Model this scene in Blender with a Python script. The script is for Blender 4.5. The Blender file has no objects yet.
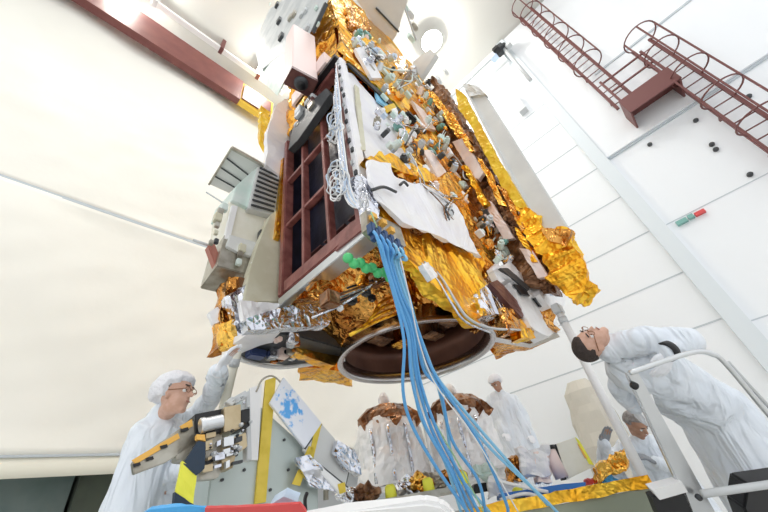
import bpy, bmesh, math, random
from mathutils import Vector, Matrix, noise
random.seed(7)
V = Vector
C = bpy.context.scene.collection
# ------------------------------------------------------------------ camera maths
F, H = 340.0, 0.9
def _n(v): return V(v).normalized()
U_ = _n((-84, 446, -340)); A_ = V((388, -186, -340)); A_ = (A_ - U_*A_.dot(U_)).normalized(); B_ = U_.cross(A_)
def ray(px, py):
    c = V((px-384, 256-py, -F)); return V((c.dot(A_), c.dot(B_), c.dot(U_)))
def at(px, py, x=None, y=None, z=None):
    r = ray(px, py)
    t = x/r.x if x is not None else y/r.y if y is not None else (z-H)/r.z
    return V((r.x*t, r.y*t, H+r.z*t))
def D(px, py, d):
    return ray(px, py)*(d/F) + V((0, 0, H))
cam = bpy.data.cameras.new('camera'); co = bpy.data.objects.new('camera', cam); C.objects.link(co)
M3 = Matrix(((A_.x, A_.y, A_.z), (B_.x, B_.y, B_.z), (U_.x, U_.y, U_.z)))
co.matrix_world = Matrix.Translation((0, 0, H)) @ M3.to_4x4()
cam.sensor_width = 36; cam.lens = F/768*36; cam.clip_end = 200; cam.clip_start = .02
bpy.context.scene.camera = co
CX, CY = V((A_.x, B_.x, U_.x)), V((A_.y, B_.y, U_.y))      # picture right / up as world directions
CZ = V((A_.z, B_.z, U_.z))                                 # towards the viewer

# ------------------------------------------------------------------ materials
MATS = {}
def mat(name, col, metal=0, rough=.5, bump=0, scale=20, kind='noise', col2=None, emit=0, spec=None, trans=0, sheen=0, alpha=None, cscale=None):
    m = bpy.data.materials.new(name); m.use_nodes = True
    nt = m.node_tree; N = nt.nodes; L = nt.links; b = N['Principled BSDF']
    b.inputs['Base Color'].default_value = (*col, 1); b.inputs['Metallic'].default_value = metal; b.inputs['Roughness'].default_value = rough
    if spec is not None: b.inputs['Specular IOR Level'].default_value = spec
    if alpha is not None: b.inputs['Alpha'].default_value = alpha
    if emit: b.inputs['Emission Color'].default_value = (*col, 1); b.inputs['Emission Strength'].default_value = emit
    tc = N.new('ShaderNodeTexCoord')
    if col2:
        no = N.new('ShaderNodeTexNoise'); no.inputs['Scale'].default_value = cscale or scale*.5; no.inputs['Detail'].default_value = 3
        L.new(tc.outputs['Object'], no.inputs['Vector'])
        r = N.new('ShaderNodeValToRGB'); r.color_ramp.elements[0].position = .38; r.color_ramp.elements[1].position = .62
        r.color_ramp.elements[0].color = (*col, 1); r.color_ramp.elements[1].color = (*col2, 1)
        L.new(no.outputs['Fac'], r.inputs['Fac']); L.new(r.outputs['Color'], b.inputs['Base Color'])
    if bump:
        bp = N.new('ShaderNodeBump'); bp.inputs['Strength'].default_value = bump; bp.inputs['Distance'].default_value = .03
        if kind == 'noise':
            t = N.new('ShaderNodeTexNoise'); t.inputs['Scale'].default_value = scale; t.inputs['Detail'].default_value = 4
            L.new(tc.outputs['Object'], t.inputs['Vector']); L.new(t.outputs['Fac'], bp.inputs['Height'])
        elif kind == 'cloth':
            mp = N.new('ShaderNodeVectorMath'); mp.operation = 'MULTIPLY'; mp.inputs[1].default_value = (1, 1, .28); L.new(tc.outputs['Object'], mp.inputs[0])
            t = N.new('ShaderNodeTexNoise'); t.inputs['Scale'].default_value = scale; t.inputs['Detail'].default_value = 2; t.inputs['Distortion'].default_value = .6
            bp.inputs['Distance'].default_value = .09
            L.new(mp.outputs[0], t.inputs['Vector']); L.new(t.outputs['Fac'], bp.inputs['Height'])
        elif kind == 'foil':
            n2 = N.new('ShaderNodeTexNoise'); n2.inputs['Scale'].default_value = scale*.5; n2.inputs['Detail'].default_value = 2
            L.new(tc.outputs['Object'], n2.inputs['Vector'])
            mx = N.new('ShaderNodeVectorMath'); mx.operation = 'MULTIPLY_ADD'; mx.inputs[1].default_value = (.12, .12, .12)
            L.new(n2.outputs['Color'], mx.inputs[0]); L.new(tc.outputs['Object'], mx.inputs[2])
            t = N.new('ShaderNodeTexVoronoi'); t.inputs['Scale'].default_value = scale; L.new(mx.outputs[0], t.inputs['Vector'])
            t2 = N.new('ShaderNodeTexVoronoi'); t2.inputs['Scale'].default_value = scale*2.7; L.new(mx.outputs[0], t2.inputs['Vector'])
            ad = N.new('ShaderNodeMath'); ad.operation = 'MULTIPLY_ADD'; ad.inputs[1].default_value = .35
            L.new(t2.outputs['Distance'], ad.inputs[0]); L.new(t.outputs['Distance'], ad.inputs[2]); L.new(ad.outputs[0], bp.inputs['Height'])
        L.new(bp.outputs['Normal'], b.inputs['Normal'])
    MATS[name] = m; return m
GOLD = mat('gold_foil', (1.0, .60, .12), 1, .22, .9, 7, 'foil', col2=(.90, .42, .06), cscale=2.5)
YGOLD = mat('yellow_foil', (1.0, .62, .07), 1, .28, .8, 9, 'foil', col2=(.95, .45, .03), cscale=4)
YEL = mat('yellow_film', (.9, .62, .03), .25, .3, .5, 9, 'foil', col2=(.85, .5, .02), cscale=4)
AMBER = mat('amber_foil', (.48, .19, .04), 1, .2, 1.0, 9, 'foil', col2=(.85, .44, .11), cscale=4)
BROWN = mat('brown_foil', (.13, .06, .03), .75, .3, .8, 9, 'foil', col2=(.36, .19, .10), cscale=6)
SILV = mat('silver_foil', (.86, .87, .92), 1, .2, .9, 9, 'foil', col2=(.6, .63, .72), cscale=6)
WFOIL = mat('white_blanket', (.93, .92, .92), .0, .4, .35, 5, 'foil', col2=(.88, .87, .92), cscale=4)
WSILV = mat('bright_foil', (.95, .95, .96), .2, .35, .6, 6, 'foil')
PINK = mat('pink_film', (.88, .68, .60), .3, .35, .35, 5, 'foil', col2=(.92, .80, .76), cscale=4)
PALEPINK = mat('pale_pink_paint', (.92, .74, .70), 0, .5, .05, 8)
MAROON = mat('maroon_paint', (.20, .065, .055), 0, .3, .15, 18, col2=(.30, .11, .095))
DMAROON = mat('dark_maroon', (.10, .035, .035), 0, .4, .1, 20, col2=(.15, .06, .05))
DARK = mat('dark_cell', (.012, .010, .018), 0, .3, .2, 10, col2=(.02, .02, .04))
BLACK = mat('black_plastic', (.012, .012, .014), 0, .4)
DGREY = mat('dark_grey', (.06, .065, .07), .2, .45, .1, 20)
ALU = mat('aluminium', (.72, .74, .76), .9, .35, .05, 30)
GREY = mat('grey_paint', (.60, .62, .63), .1, .5, .05, 12)
PGREY = mat('pale_grey_panel', (.66, .67, .66), .1, .5, .08, 6, col2=(.74, .75, .73), cscale=2)
GGREY = mat('green_grey_panel', (.42, .49, .47), .3, .4, .08, 6, col2=(.52, .58, .56), cscale=2)
TEALG = mat('pale_green_panel', (.60, .74, .68), .1, .45, .1, 10, col2=(.72, .80, .76))
CREAM = mat('cream_paint', (.80, .77, .64), .0, .5, .12, 8, col2=(.86, .84, .74), cscale=5)
BEIGE = mat('beige_panel', (.62, .59, .44), .1, .45, .12, 9, col2=(.70, .68, .54), cscale=5)
WHITE = mat('white_paint', (.9, .9, .9), 0, .4)
WALL = mat('wall_white', (.88, .91, .94), 0, .6, .03, 3)
WALLC = mat('column_blue_white', (.74, .80, .84), 0, .6, .03, 3)
SEAM = mat('seam_grey', (.55, .60, .64), 0, .7)
CURT = mat('curtain_cream', (.92, .905, .83), 0, .75, .45, 1.3, col2=(.945, .93, .86), cscale=.5)
HEM = mat('curtain_hem', (.90, .88, .76), 0, .75, .1, 2)
CEIL = mat('ceiling_grey', (.66, .65, .61), 0, .8)
FLOOR = mat('floor_grey', (.70, .70, .68), 0, .35, .03, 4, col2=(.74, .74, .72), cscale=1)
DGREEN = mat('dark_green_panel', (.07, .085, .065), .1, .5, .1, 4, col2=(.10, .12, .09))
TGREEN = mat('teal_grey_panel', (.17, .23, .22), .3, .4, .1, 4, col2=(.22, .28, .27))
BEAM = mat('beam_maroon', (.16, .045, .04), .1, .45, .05, 6, col2=(.20, .065, .055), cscale=2)
YBEAM = mat('beam_yellow', (.85, .55, .06), .1, .4)
LADD = mat('ladder_maroon', (.17, .06, .055), .1, .5)
COAT = mat('coat_white', (.80, .86, .94), 0, .75, .9, 9, 'cloth', col2=(.84, .89, .95), cscale=3)
BLUEC = mat('coat_blue', (.40, .58, .85), 0, .75, .3, 9)
CAP = mat('cap_white', (.86, .86, .90), 0, .75, .6, 45)
SKIN = mat('skin', (.62, .36, .26), 0, .5, .05, 60, col2=(.68, .42, .32))
SKIN2 = mat('skin_tan', (.42, .22, .14), 0, .5, .05, 60, col2=(.48, .27, .18))
HAIR = mat('hair_dark', (.05, .035, .03), 0, .7, .6, 60)
HAIRG = mat('hair_grey', (.22, .20, .19), 0, .7, .6, 60, col2=(.35, .33, .32))
GLOVE = mat('glove_white', (.88, .90, .95), 0, .5, .1, 30)
GLOVEG = mat('glove_grey', (.28, .30, .33), 0, .6, .1, 30)
LENS = mat('lens_brown', (.30, .14, .07), 0, .1)
BLUE = mat('cable_blue', (.13, .42, .80), 0, .38)
LBLUE = mat('cable_light_blue', (.28, .62, .88), 0, .38)
PBLUE = mat('cable_pale_blue', (.62, .74, .90), .3, .35)
GREEN = mat('cap_green', (.10, .62, .22), 0, .4)
LGREEN = mat('cable_green', (.45, .70, .40), 0, .4)
TEAL = mat('teal_box', (.20, .42, .38), .2, .4)
YELLOW = mat('yellow_tape', (.80, .60, .08), 0, .5, .1, 10, col2=(.70, .52, .05), cscale=12)
BYEL = mat('bright_yellow', (.90, .88, .08), 0, .5)
ORANGE = mat('orange_tape', (.90, .50, .10), 0, .5)
SBLUE = mat('tarp_blue', (.07, .42, .85), 0, .4, .2, 10)
DBLUE = mat('tray_blue', (.03, .18, .55), 0, .4)
RED = mat('strap_red', (.70, .08, .08), 0, .45)
BRZ = mat('bronze_metal', (.46, .36, .22), .8, .35, .1, 20, col2=(.56, .46, .30))
OLIVE = mat('grey_bronze', (.36, .33, .27), .7, .35, .1, 20, col2=(.50, .48, .42))
RINGM = mat('ring_metal', (.62, .60, .60), 1, .25)
RINGD = mat('ring_inner', (.12, .045, .03), .3, .4, .15, 6, col2=(.17, .07, .045), cscale=3)
BLUESMUDGE = None
def smudge():
    m = mat('white_plate_blue_smudge', (.84, .85, .9), .3, .35, .1, 8); nt = m.node_tree; N = nt.nodes; L = nt.links; b = N['Principled BSDF']
    tc = N.new('ShaderNodeTexCoord'); sp = N.new('ShaderNodeVectorMath'); sp.operation = 'DISTANCE'
    L.new(tc.outputs['Generated'], sp.inputs[0]); sp.inputs[1].default_value = (.45, .5, .55)
    no = N.new('ShaderNodeTexNoise'); no.inputs['Scale'].default_value = 9; no.inputs['Detail'].default_value = 4; L.new(tc.outputs['Generated'], no.inputs['Vector'])
    ma = N.new('ShaderNodeMath'); ma.operation = 'SUBTRACT'; L.new(no.outputs['Fac'], ma.inputs[0]); L.new(sp.outputs['Value'], ma.inputs[1])
    r = N.new('ShaderNodeValToRGB'); r.color_ramp.elements[0].position = .22; r.color_ramp.elements[1].position = .34
    r.color_ramp.elements[0].color = (.84, .86, .92, 1); r.color_ramp.elements[1].color = (.12, .42, .85, 1)
    L.new(ma.outputs[0], r.inputs['Fac']); L.new(r.outputs['Color'], b.inputs['Base Color']); return m
BLUESMUDGE = smudge()
LAMPM = mat('lamp_glow', (1, .98, .92), 0, .5, emit=30)

# ------------------------------------------------------------------ object helpers
def link(name, me, m, parent=None, smooth=False, kind=None):
    for mm in (m if isinstance(m, (list, tuple)) else [m]): me.materials.append(mm)
    o = bpy.data.objects.new(name, me); C.objects.link(o)
    if smooth:
        for p in me.polygons: p.use_smooth = True
    if parent is not None: o.parent = parent; o.matrix_parent_inverse = Matrix.Translation(parent.location).inverted() if parent.parent is None else Matrix.Translation(parent.location).inverted()
    if kind: o['kind'] = kind
    return o
def origin(o):          # put the origin at the middle of a top-level mesh's base
    me = o.data
    xs = [v.co for v in me.vertices]; 
    if not xs: return o
    c = V(((min(v.x for v in xs)+max(v.x for v in xs))/2, (min(v.y for v in xs)+max(v.y for v in xs))/2, min(v.z for v in xs)))
    me.transform(Matrix.Translation(-c)); o.location = c; return o
def tag(o, label, cat, group=None, kind=None):
    o['label'] = label; o['category'] = cat
    if group: o['group'] = group
    if kind: o['kind'] = kind
    return o
def thing(name, label, cat, loc, group=None):
    o = bpy.data.objects.new(name, None); C.objects.link(o); o.location = loc; o.empty_display_size = .1
    return tag(o, label, cat, group)
def bm2(bm, name):
    me = bpy.data.meshes.new(name); bmesh.ops.recalc_face_normals(bm, faces=bm.faces); bm.to_mesh(me); bm.free(); return me
def add_hexa(bm, q, vec):
    a = [bm.verts.new(V(p)) for p in q]; b = [bm.verts.new(V(p)+V(vec)) for p in q]; n = len(q)
    bm.faces.new(a); bm.faces.new(b[::-1])
    for i in range(n): bm.faces.new((a[i], a[(i+1) % n], b[(i+1) % n], b[i]))
def add_box(bm, x0, x1, y0, y1, z0, z1):
    add_hexa(bm, [(x0, y0, z0), (x1, y0, z0), (x1, y1, z0), (x0, y1, z0)], (0, 0, z1-z0))
def add_bar(bm, a, b, w, h=None, up=(0, 0, 1)):
    a, b = V(a), V(b); h = h or w; d = (b-a).normalized(); s = d.cross(V(up))
    if s.length < 1e-3: s = d.cross(V((1, 0, 0)))
    s.normalize(); t = s.cross(d)
    q = [a+s*w/2*i+t*h/2*j for i, j in ((-1, -1), (1, -1), (1, 1), (-1, 1))]; add_hexa(bm, q, b-a)
def add_tube(bm, pts, r, seg=8, caps=True):
    pts = [V(p) for p in pts]; rs = r if isinstance(r, (list, tuple)) else [r]*len(pts)
    n0 = None; rings = []
    for i, p in enumerate(pts):
        d = (pts[min(i+1, len(pts)-1)] - pts[max(i-1, 0)]).normalized()
        if n0 is None: n0 = d.orthogonal().normalized()
        else:
            n0 = n0 - d*n0.dot(d); n0 = n0.normalized() if n0.length > 1e-5 else d.orthogonal().normalized()
        bn = d.cross(n0)
        rings.append([bm.verts.new(p + (n0*math.cos(k*2*math.pi/seg)+bn*math.sin(k*2*math.pi/seg))*rs[i]) for k in range(seg)])
    for a, b in zip(rings, rings[1:]):
        for k in range(seg): bm.faces.new((a[k], a[(k+1) % seg], b[(k+1) % seg], b[k]))
    if caps: bm.faces.new(rings[0][::-1]); bm.faces.new(rings[-1])
def add_lathe(bm, prof, c, seg=32, axis=None):
    # profile of (r, h) about an axis from point c
    ax = V(axis).normalized() if axis else V((0, 0, 1)); s = ax.orthogonal().normalized(); t = ax.cross(s); c = V(c); rings = []
    for r, h in prof:
        rings.append([bm.verts.new(c+ax*h+(s*math.cos(k*2*math.pi/seg)+t*math.sin(k*2*math.pi/seg))*max(r, 1e-4)) for k in range(seg)])
    for a, b in zip(rings, rings[1:]):
        for k in range(seg): bm.faces.new((a[k], a[(k+1) % seg], b[(k+1) % seg], b[k]))
    if prof[0][0] < 1e-3 or True:
        if prof[0] != prof[-1]:
            bm.faces.new(rings[0][::-1]); bm.faces.new(rings[-1])
def slab(name, q, vec, m, parent=None, bevel=0, **k):
    bm = bmesh.new(); add_hexa(bm, q, vec)
    if bevel: bmesh.ops.bevel(bm, geom=bm.edges[:], offset=bevel, segments=2, affect='EDGES')
    o = link(name, bm2(bm, name), m, parent, **k); return o if parent else origin(o)
def boxo(name, b, m, parent=None, bevel=0, **k):
    bm = bmesh.new(); add_box(bm, *b)
    if bevel: bmesh.ops.bevel(bm, geom=bm.edges[:], offset=bevel, segments=2, affect='EDGES')
    o = link(name, bm2(bm, name), m, parent, **k); return o if parent else origin(o)
def tube(name, pts, r, m, parent=None, seg=8, **k):
    bm = bmesh.new(); add_tube(bm, pts, r, seg); o = link(name, bm2(bm, name), m, parent, smooth=True, **k); return o if parent else origin(o)
def bar(name, a, b, w, m, parent=None, h=None, **k):
    bm = bmesh.new(); add_bar(bm, a, b, w, h); o = link(name, bm2(bm, name), m, parent, **k); return o if parent else origin(o)
def lathe(name, prof, c, m, parent=None, seg=32, axis=None, smooth=True):
    bm = bmesh.new(); add_lathe(bm, prof, c, seg, axis); o = link(name, bm2(bm, name), m, parent, smooth=smooth); return o if parent else origin(o)
def crumple(bm, cell, amp, freq=6, seed=0, keep=None):
    for _ in range(7):
        es = [e for e in bm.edges if e.calc_length() > cell]
        if not es or len(bm.faces) > 26000: break
        bmesh.ops.subdivide_edges(bm, edges=es, cuts=1, use_grid_fill=True)
    bmesh.ops.triangulate(bm, faces=[f for f in bm.faces if len(f.verts) > 4])
    bm.normal_update(); off = V((seed*3.1, seed*1.7, seed*.9)); mv = []
    for v in bm.verts:
        p = v.co*freq+off
        d = abs(noise.noise(p))*2-.5 + .5*(abs(noise.noise(p*2.3))*2-.5) + .35*noise.cell(p*1.3)
        w = noise.noise_vector(p*.8)*.5
        mv.append((v, v.normal*d*amp + w*amp))
    for v, d in mv: v.co += d
def foilslab(name, q, vec, m, parent=None, cell=.06, amp=.02, freq=6, seed=0, smooth=False, **k):
    bm = bmesh.new(); add_hexa(bm, q, vec); bmesh.ops.recalc_face_normals(bm, faces=bm.faces); crumple(bm, cell, amp, freq, seed)
    o = link(name, bm2(bm, name), m, parent, smooth=smooth, **k); return o if parent else origin(o)
def foilbox(name, b, m, parent=None, **k):
    x0, x1, y0, y1, z0, z1 = b
    return foilslab(name, [(x0, y0, z0), (x1, y0, z0), (x1, y1, z0), (x0, y1, z0)], (0, 0, z1-z0), m, parent, **k)
def curve_pts(pts, n=24):       # Catmull-Rom through points
    P = [V(p) for p in pts]; P = [P[0]*2-P[1]]+P+[P[-1]*2-P[-2]]; out = []
    segs = len(P)-3; k = max(2, n//segs)
    for i in range(segs):
        p0, p1, p2, p3 = P[i:i+4]
        for j in range(k):
            t = j/k; out.append(.5*((2*p1)+(p2-p0)*t+(2*p0-5*p1+4*p2-p3)*t*t+(3*p1-p0-3*p2+p3)*t**3))
    out.append(P[-2]); return out

# ------------------------------------------------------------------ the hall
W, CYW, ZC = 9.0, 7.0, 15.3
def st(o): o['kind'] = 'structure'; return o
st(boxo('floor', (-7, W+.2, -7, 9.2, -.1, 0), FLOOR))
st(boxo('ceiling', (-7, W+.2, -7, 9.2, ZC, ZC+.1), CEIL))
st(boxo('wall_right', (W, W+.2, -7, 9.2, 0, ZC), WALL))
st(boxo('wall_back', (-7, W, 9.0, 9.2, 0, ZC), WALL))
n = 1
def trim(b, m, bevel=0):
    global n; o = st(boxo('trim_%d' % n, b, m, bevel=bevel)); n += 1; return o
trim((W-.16, W, -.86, -.56, 0, 15.2), WALLC)                       # the column
z = 2.9
for z in (2.9, 3.99, 5.15, 6.31, 7.44, 8.52, 9.65, 10.8, 12.0):     # horizontal panel joints
    trim((W-.006, W, -.55, 6.9, z-.015, z+.015), SEAM)
trim((W-.10, W, -6.9, -.87, 7.5, 15.2), WALL)                      # upper wall lining
for z in (2.7, 5.1): trim((W-.006, W, -6.9, -.88, z-.012, z+.012), SEAM)
trim((W-.05, W, -4.8, -.9, 7.44, 7.5), SEAM)
trim((W-.13, W-.1, -6.9, -2.0, 10.25, 10.31), SEAM)
# curtain wall
def curtain():
    t = thing('curtain', 'huge cream fabric curtain hanging along the left side of the hall', 'curtain', (2, CYW, 2))
    def cloth(name, x0, x1, z0, z1, m, amp, seed):
        bm = bmesh.new(); nx, nz = int((x1-x0)/.1), max(2, int((z1-z0)/.1)); g = []
        for i in range(nx+1):
            col = []
            for j in range(nz+1):
                x = x0+(x1-x0)*i/nx; z = z0+(z1-z0)*j/nz
                d = amp*noise.noise(V((x*.5+seed, z*.35+x*.35, 1.2)))+amp*.25*noise.noise(V((x*1.6-z*1.1, z*1.9, seed)))
                ed = min(1, min(z-z0, z1-z)/.3)
                col.append(bm.verts.new((x, CYW-d*ed, z)))
            g.append(col)
        for i in range(nx):
            for j in range(nz): bm.faces.new((g[i][j], g[i+1][j], g[i+1][j+1], g[i][j+1]))
        r = bmesh.ops.extrude_face_region(bm, geom=bm.faces[:])
        for v in [e for e in r['geom'] if isinstance(e, bmesh.types.BMVert)]: v.co.y += .02
        return link(name, bm2(bm, name), m, t, smooth=True)
    cloth('upper_cloth', -6.9, 8.9, 6.66, 14.1, CURT, .10, 1)
    cloth('lower_cloth', -6.9, 8.9, 2.24, 6.62, CURT, .10, 2)
    cloth('hem', -6.9, 8.9, 1.98, 2.22, HEM, .01, 3)
    boxo('seam', (-6.9, 8.9, CYW+.0, CYW+.03, 6.6, 6.67), SEAM, t)
    boxo('hem_seam', (-6.9, 8.9, CYW-.02, CYW+.02, 2.215, 2.245), SEAM, t)
curtain()
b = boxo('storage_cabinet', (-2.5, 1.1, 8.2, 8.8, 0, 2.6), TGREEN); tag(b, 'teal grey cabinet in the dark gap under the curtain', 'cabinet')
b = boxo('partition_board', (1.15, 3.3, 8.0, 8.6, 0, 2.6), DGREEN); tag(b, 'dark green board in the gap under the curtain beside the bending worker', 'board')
# crane beam
t = thing('crane_beam', 'maroon crane rail beam running along the top of the cream curtain', 'beam', (0, 6.6, 14.3))
by0, by1 = 6.55, 6.75
x_end = at(240, 98, y=6.55).x
zb0, zb1 = at(240, 99, y=6.5).z, at(250, 86, y=6.5).z
bm = bmesh.new(); add_box(bm, -6.9, x_end, by0, by1, zb0, zb0+.08); add_box(bm, -6.9, x_end, 6.63, 6.67, zb0+.08, zb1-.08); add_box(bm, -6.9, x_end, by0, by1, zb1-.08, zb1)
add_box(bm, -6.9, x_end, by0-.05, by0, zb0, zb1)
link('girder', bm2(bm, 'girder'), BEAM, t)
bm = bmesh.new(); add_box(bm, x_end, x_end+1.2, by0, by1, zb0, zb1); link('end_section', bm2(bm, 'end'), YBEAM, t)
bm = bmesh.new(); add_box(bm, x_end+.05, x_end+1.1, by0-.06, by0, zb0+.15, zb1-.15); link('end_web', bm2(bm, 'endw'), BEAM, t)
t = thing('cable_duct', 'long white tube duct running above the maroon beam under the ceiling', 'duct', (1, 6.2, 14.6))
p0, p1 = at(146, 14, z=14.7), at(250, 92, z=14.7); p1.y = p0.y
p0.y = p1.y = 6.3
bar('tube_cover', p0, p1+V((1, 0, 0)), .17, WHITE, t, h=.12)
for f in (.03, .6, .98):
    p = p0.lerp(p1, f); boxo('clamp', (p.x-.06, p.x+.06, p.y-.12, p.y+.12, p.z-.09, ZC), LADD if f > .1 else GREY, t)
# lamps
for (px, py, lab) in ((268, 74, 'round high bay lamp glowing beside the yellow beam end'), (432, 42, 'round high bay lamp glowing on the ceiling right of the spacecraft'), (125, -3, 'round high bay lamp glowing above the middle of the maroon beam')):
    p = at(px, py, z=14.9); 
    if p.y > 6.2: p.y = 6.2
    t = thing('high_bay_lamp', lab, 'lamp', (p.x, p.y, 14.9), 'high bay lamps on the ceiling')
    lathe('lamp_housing', [(.05, .40), (.16, .34), (.22, .2), (.40, .04), (.38, .04), (.20, .18), (.05, .36)], p, GREY, t, seg=24)
    lathe('lamp_disc', [(.001, -.06), (.30, -.03), (.40, .03), (.37, .06), (.001, .06)], p, LAMPM, t, seg=24)
    L = bpy.data.lights.new('lamp_light', 'POINT'); L.energy = 260; L.shadow_soft_size = .25; L.color = (1, .97, .9)
    lo = bpy.data.objects.new('lamp_light', L); C.objects.link(lo); lo.location = (p.x, p.y, 14.75)
# caged ladders
def ladder(name, lab, y0, z0, z1, hoops, width=.42):
    t = thing(name, lab, 'ladder', (W-.3, y0, z0), 'caged maroon wall ladders')
    x = W-.28
    for yy in (y0, y0-width): bar('rail', (x, yy, z0), (x, yy, z1), .07, LADD, t, h=.05)
    k = z0+.2; 
    while k < z1-.1:
        tube('rung', [(x, y0, k), (x, y0-width, k)], .016, LADD, t, 6); k += .30
    k = z0+.4
    while k < z1:
        bar('wall_bracket', (x, y0, k), (W-.1, y0, k), .05, LADD, t); k += 1.35
    for h in hoops:
        c = V((x-.36, y0-width/2, h)); pts = []
        for a in range(0, 19):
            th = math.radians(-140+a*280/18); pts.append(c+V((-math.cos(th)*.38, math.sin(th)*.38, 0)))
        pts = [V((x, y0-width if pts[0].y < y0-width/2 else y0, h))]+pts+[V((x, y0 if pts[-1].y > y0-width/2 else y0-width, h))]
        tube('hoop', pts, .018, LADD, t, 6)
    for th in (-70, 0, 70):
        c = V((x-.36-math.cos(math.radians(th))*.38, y0-width/2+math.sin(math.radians(th))*.38, 0))
        bar('cage_strip', c+V((0, 0, hoops[0])), c+V((0, 0, hoops[-1])), .035, LADD, t, h=.02)
ladder('caged_ladder', 'maroon caged ladder climbing the upper wall to the ceiling', -1.75, 8.5, 15.2, [10.3, 11.3, 12.3, 13.3, 14.3, 15.1])
ladder('caged_ladder', 'lower maroon caged ladder right of the landing box', -2.88, 2.2, 9.9, [5.1, 5.9, 6.9, 7.9, 8.9, 9.8])
t = thing('ladder_landing', 'maroon landing box on the wall between the two caged ladders', 'landing', (W-.5, -2.3, 7.7))
boxo('platform', (W-.75, W-.1, -2.85, -1.78, 8.15, 8.25), LADD, t)
boxo('front_plate', (W-.78, W-.74, -2.87, -1.76, 7.75, 8.27), LADD, t)
for yy in (-2.86, -1.80): boxo('side_plate', (W-.75, W-.1, yy, yy+.04, 7.75, 8.25), LADD, t)
boxo('inner_rib', (W-.55, W-.52, -2.8, -1.85, 7.95, 8.15), LADD, t)
for dz in (.5, .95):
    bar('guard_rail', (W-.7, -2.84, 8.25+dz), (W-.7, -1.8, 8.25+dz), .04, LADD, t)
bar('guard_post', (W-.7, -1.82, 8.25), (W-.7, -1.82, 9.3), .05, LADD, t); bar('guard_post', (W-.7, -2.84, 8.25), (W-.7, -2.84, 9.3), .05, LADD, t)
# rail bracket at the column's top, fittings on the column
t = thing('wall_hoist', 'grey rail with a dark pulley device at the top of the white column', 'hoist', (W-.5, .6, 14.3))
a, b_ = at(442, 110, x=W-.5), at(500, 50, x=W-.5); a.z = b_.z
bar('arm', (W-.5, a.y, b_.z), (W-.5, b_.y, b_.z), .10, GREY, t)
for dx, dy, dz, s, m in ((0, 0, 0, .17, DGREY), (-.2, .1, -.15, .12, BLACK), (.1, -.15, .12, .12, DGREY), (0, -.3, -.2, .1, GREY), (-.1, .3, -.25, .13, PBLUE)):
    c = b_+V((dx, dy, dz)); boxo('pulley_block', (c.x-s, c.x+s, c.y-s, c.y+s, c.z-s, c.z+s), m, t, bevel=.03)
tube('drop_rod', [b_+V((0, -.12, 0)), b_+V((0, -.12, -2.6))], .06, GREY, t)
o = boxo('fitting_box', (W-.25, W-.0, -.1, .15, 11.0, 11.9), GREY); tag(o, 'small grey box fitting on the white wall near the silver panel top', 'box')
a = at(682, 222, x=W-.03); o = boxo('wall_marker', (W-.08, W-.001, a.y-.10, a.y+.10, a.z-.05, a.z+.05), TEAL); tag(o, 'small teal marker on the white wall beside the red one', 'marker')
a = at(691, 217, x=W-.03); o = boxo('wall_marker', (W-.08, W-.001, a.y-.05, a.y+.05, a.z-.05, a.z+.05), TEAL); tag(o, 'tiny teal marker between the red and the larger teal markers', 'marker')
a = at(700, 213, x=W-.03); o = boxo('wall_marker', (W-.08, W-.001, a.y-.09, a.y+.09, a.z-.04, a.z+.04), RED); tag(o, 'small red marker on the white wall under the ladders', 'marker')
for i, (px, py) in enumerate(((696, 121), (712, 145), (716, 150), (750, 175), (749, 97), (650, 345 - 200))):
    a = at(px, py, x=W); o = lathe('wall_bolt', [(.001, 0), (.05, 0), (.05, .05), (.03, .07), (.001, .07)], (W if a.z < 7.4 else W-.1, a.y, a.z), DGREY, seg=12, axis=(-1, 0, 0))
    tag(o, 'small dark bolt head in the white wall by the ladders', 'bolt', 'bolt heads in the wall')

# ------------------------------------------------------------------ the spacecraft
X0, X1, Y0, Y1 = 1.32, 3.62, 1.19, 2.45
S = thing('spacecraft', 'huge box shaped spacecraft wrapped in gold foil hanging above the workers', 'spacecraft', (2.47, 1.85, 2.0))
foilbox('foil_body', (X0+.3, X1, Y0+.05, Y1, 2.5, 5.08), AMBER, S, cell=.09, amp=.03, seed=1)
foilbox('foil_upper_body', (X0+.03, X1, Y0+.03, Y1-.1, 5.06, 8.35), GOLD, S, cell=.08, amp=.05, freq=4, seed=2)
# radiator frame with its dark cells
boxo('cell_back', (X0+.24, X0+.30, Y0+.06, 2.28, 2.52, 5.03), DARK, S)
for (ya, yb, za, zb, m) in ((1.19, 1.25, 2.5, 5.06, MAROON), (2.22, 2.29, 2.5, 4.75, MAROON), (1.27, 2.20, 2.5, 2.62, MAROON), (1.27, 2.0, 4.97, 5.06, MAROON)):
    boxo('frame_beam', (X0-.04, X0+.06, ya, yb, za, zb), m, S, bevel=.008)
for y in (1.57, 1.92): boxo('frame_stile', (X0-.03, X0+.04, y-.022, y+.022, 2.6, 5.0), MAROON, S, bevel=.006)
for z in (3.30, 3.97, 4.55): boxo('frame_rung', (X0-.025, X0+.03, 1.25, 2.22, z-.022, z+.022), MAROON, S, bevel=.006)
for y in (1.4, 1.75, 2.1):
    for z in (2.95, 3.62): boxo('cell_rib', (X0+.18, X0+.24, y-.15, y+.15, z, z+.012), DMAROON, S)
boxo('cell_side', (X0+.02, X0+.3, 1.20, 1.23, 2.5, 5.05), DARK, S); boxo('cell_side', (X0+.02, X0+.3, 2.24, 2.28, 2.5, 5.05), DARK, S)
slab('gusset', [at(352, 222, x=X0-.045), at(368, 208, x=X0-.045), at(366, 226, x=X0-.045), at(335, 251, x=X0-.045)], (.06, 0, 0), MAROON, S)
boxo('lower_beam', (X0-.03, X0+.12, 1.17, 2.30, 2.41, 2.495), ALU, S, bevel=.006)
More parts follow.
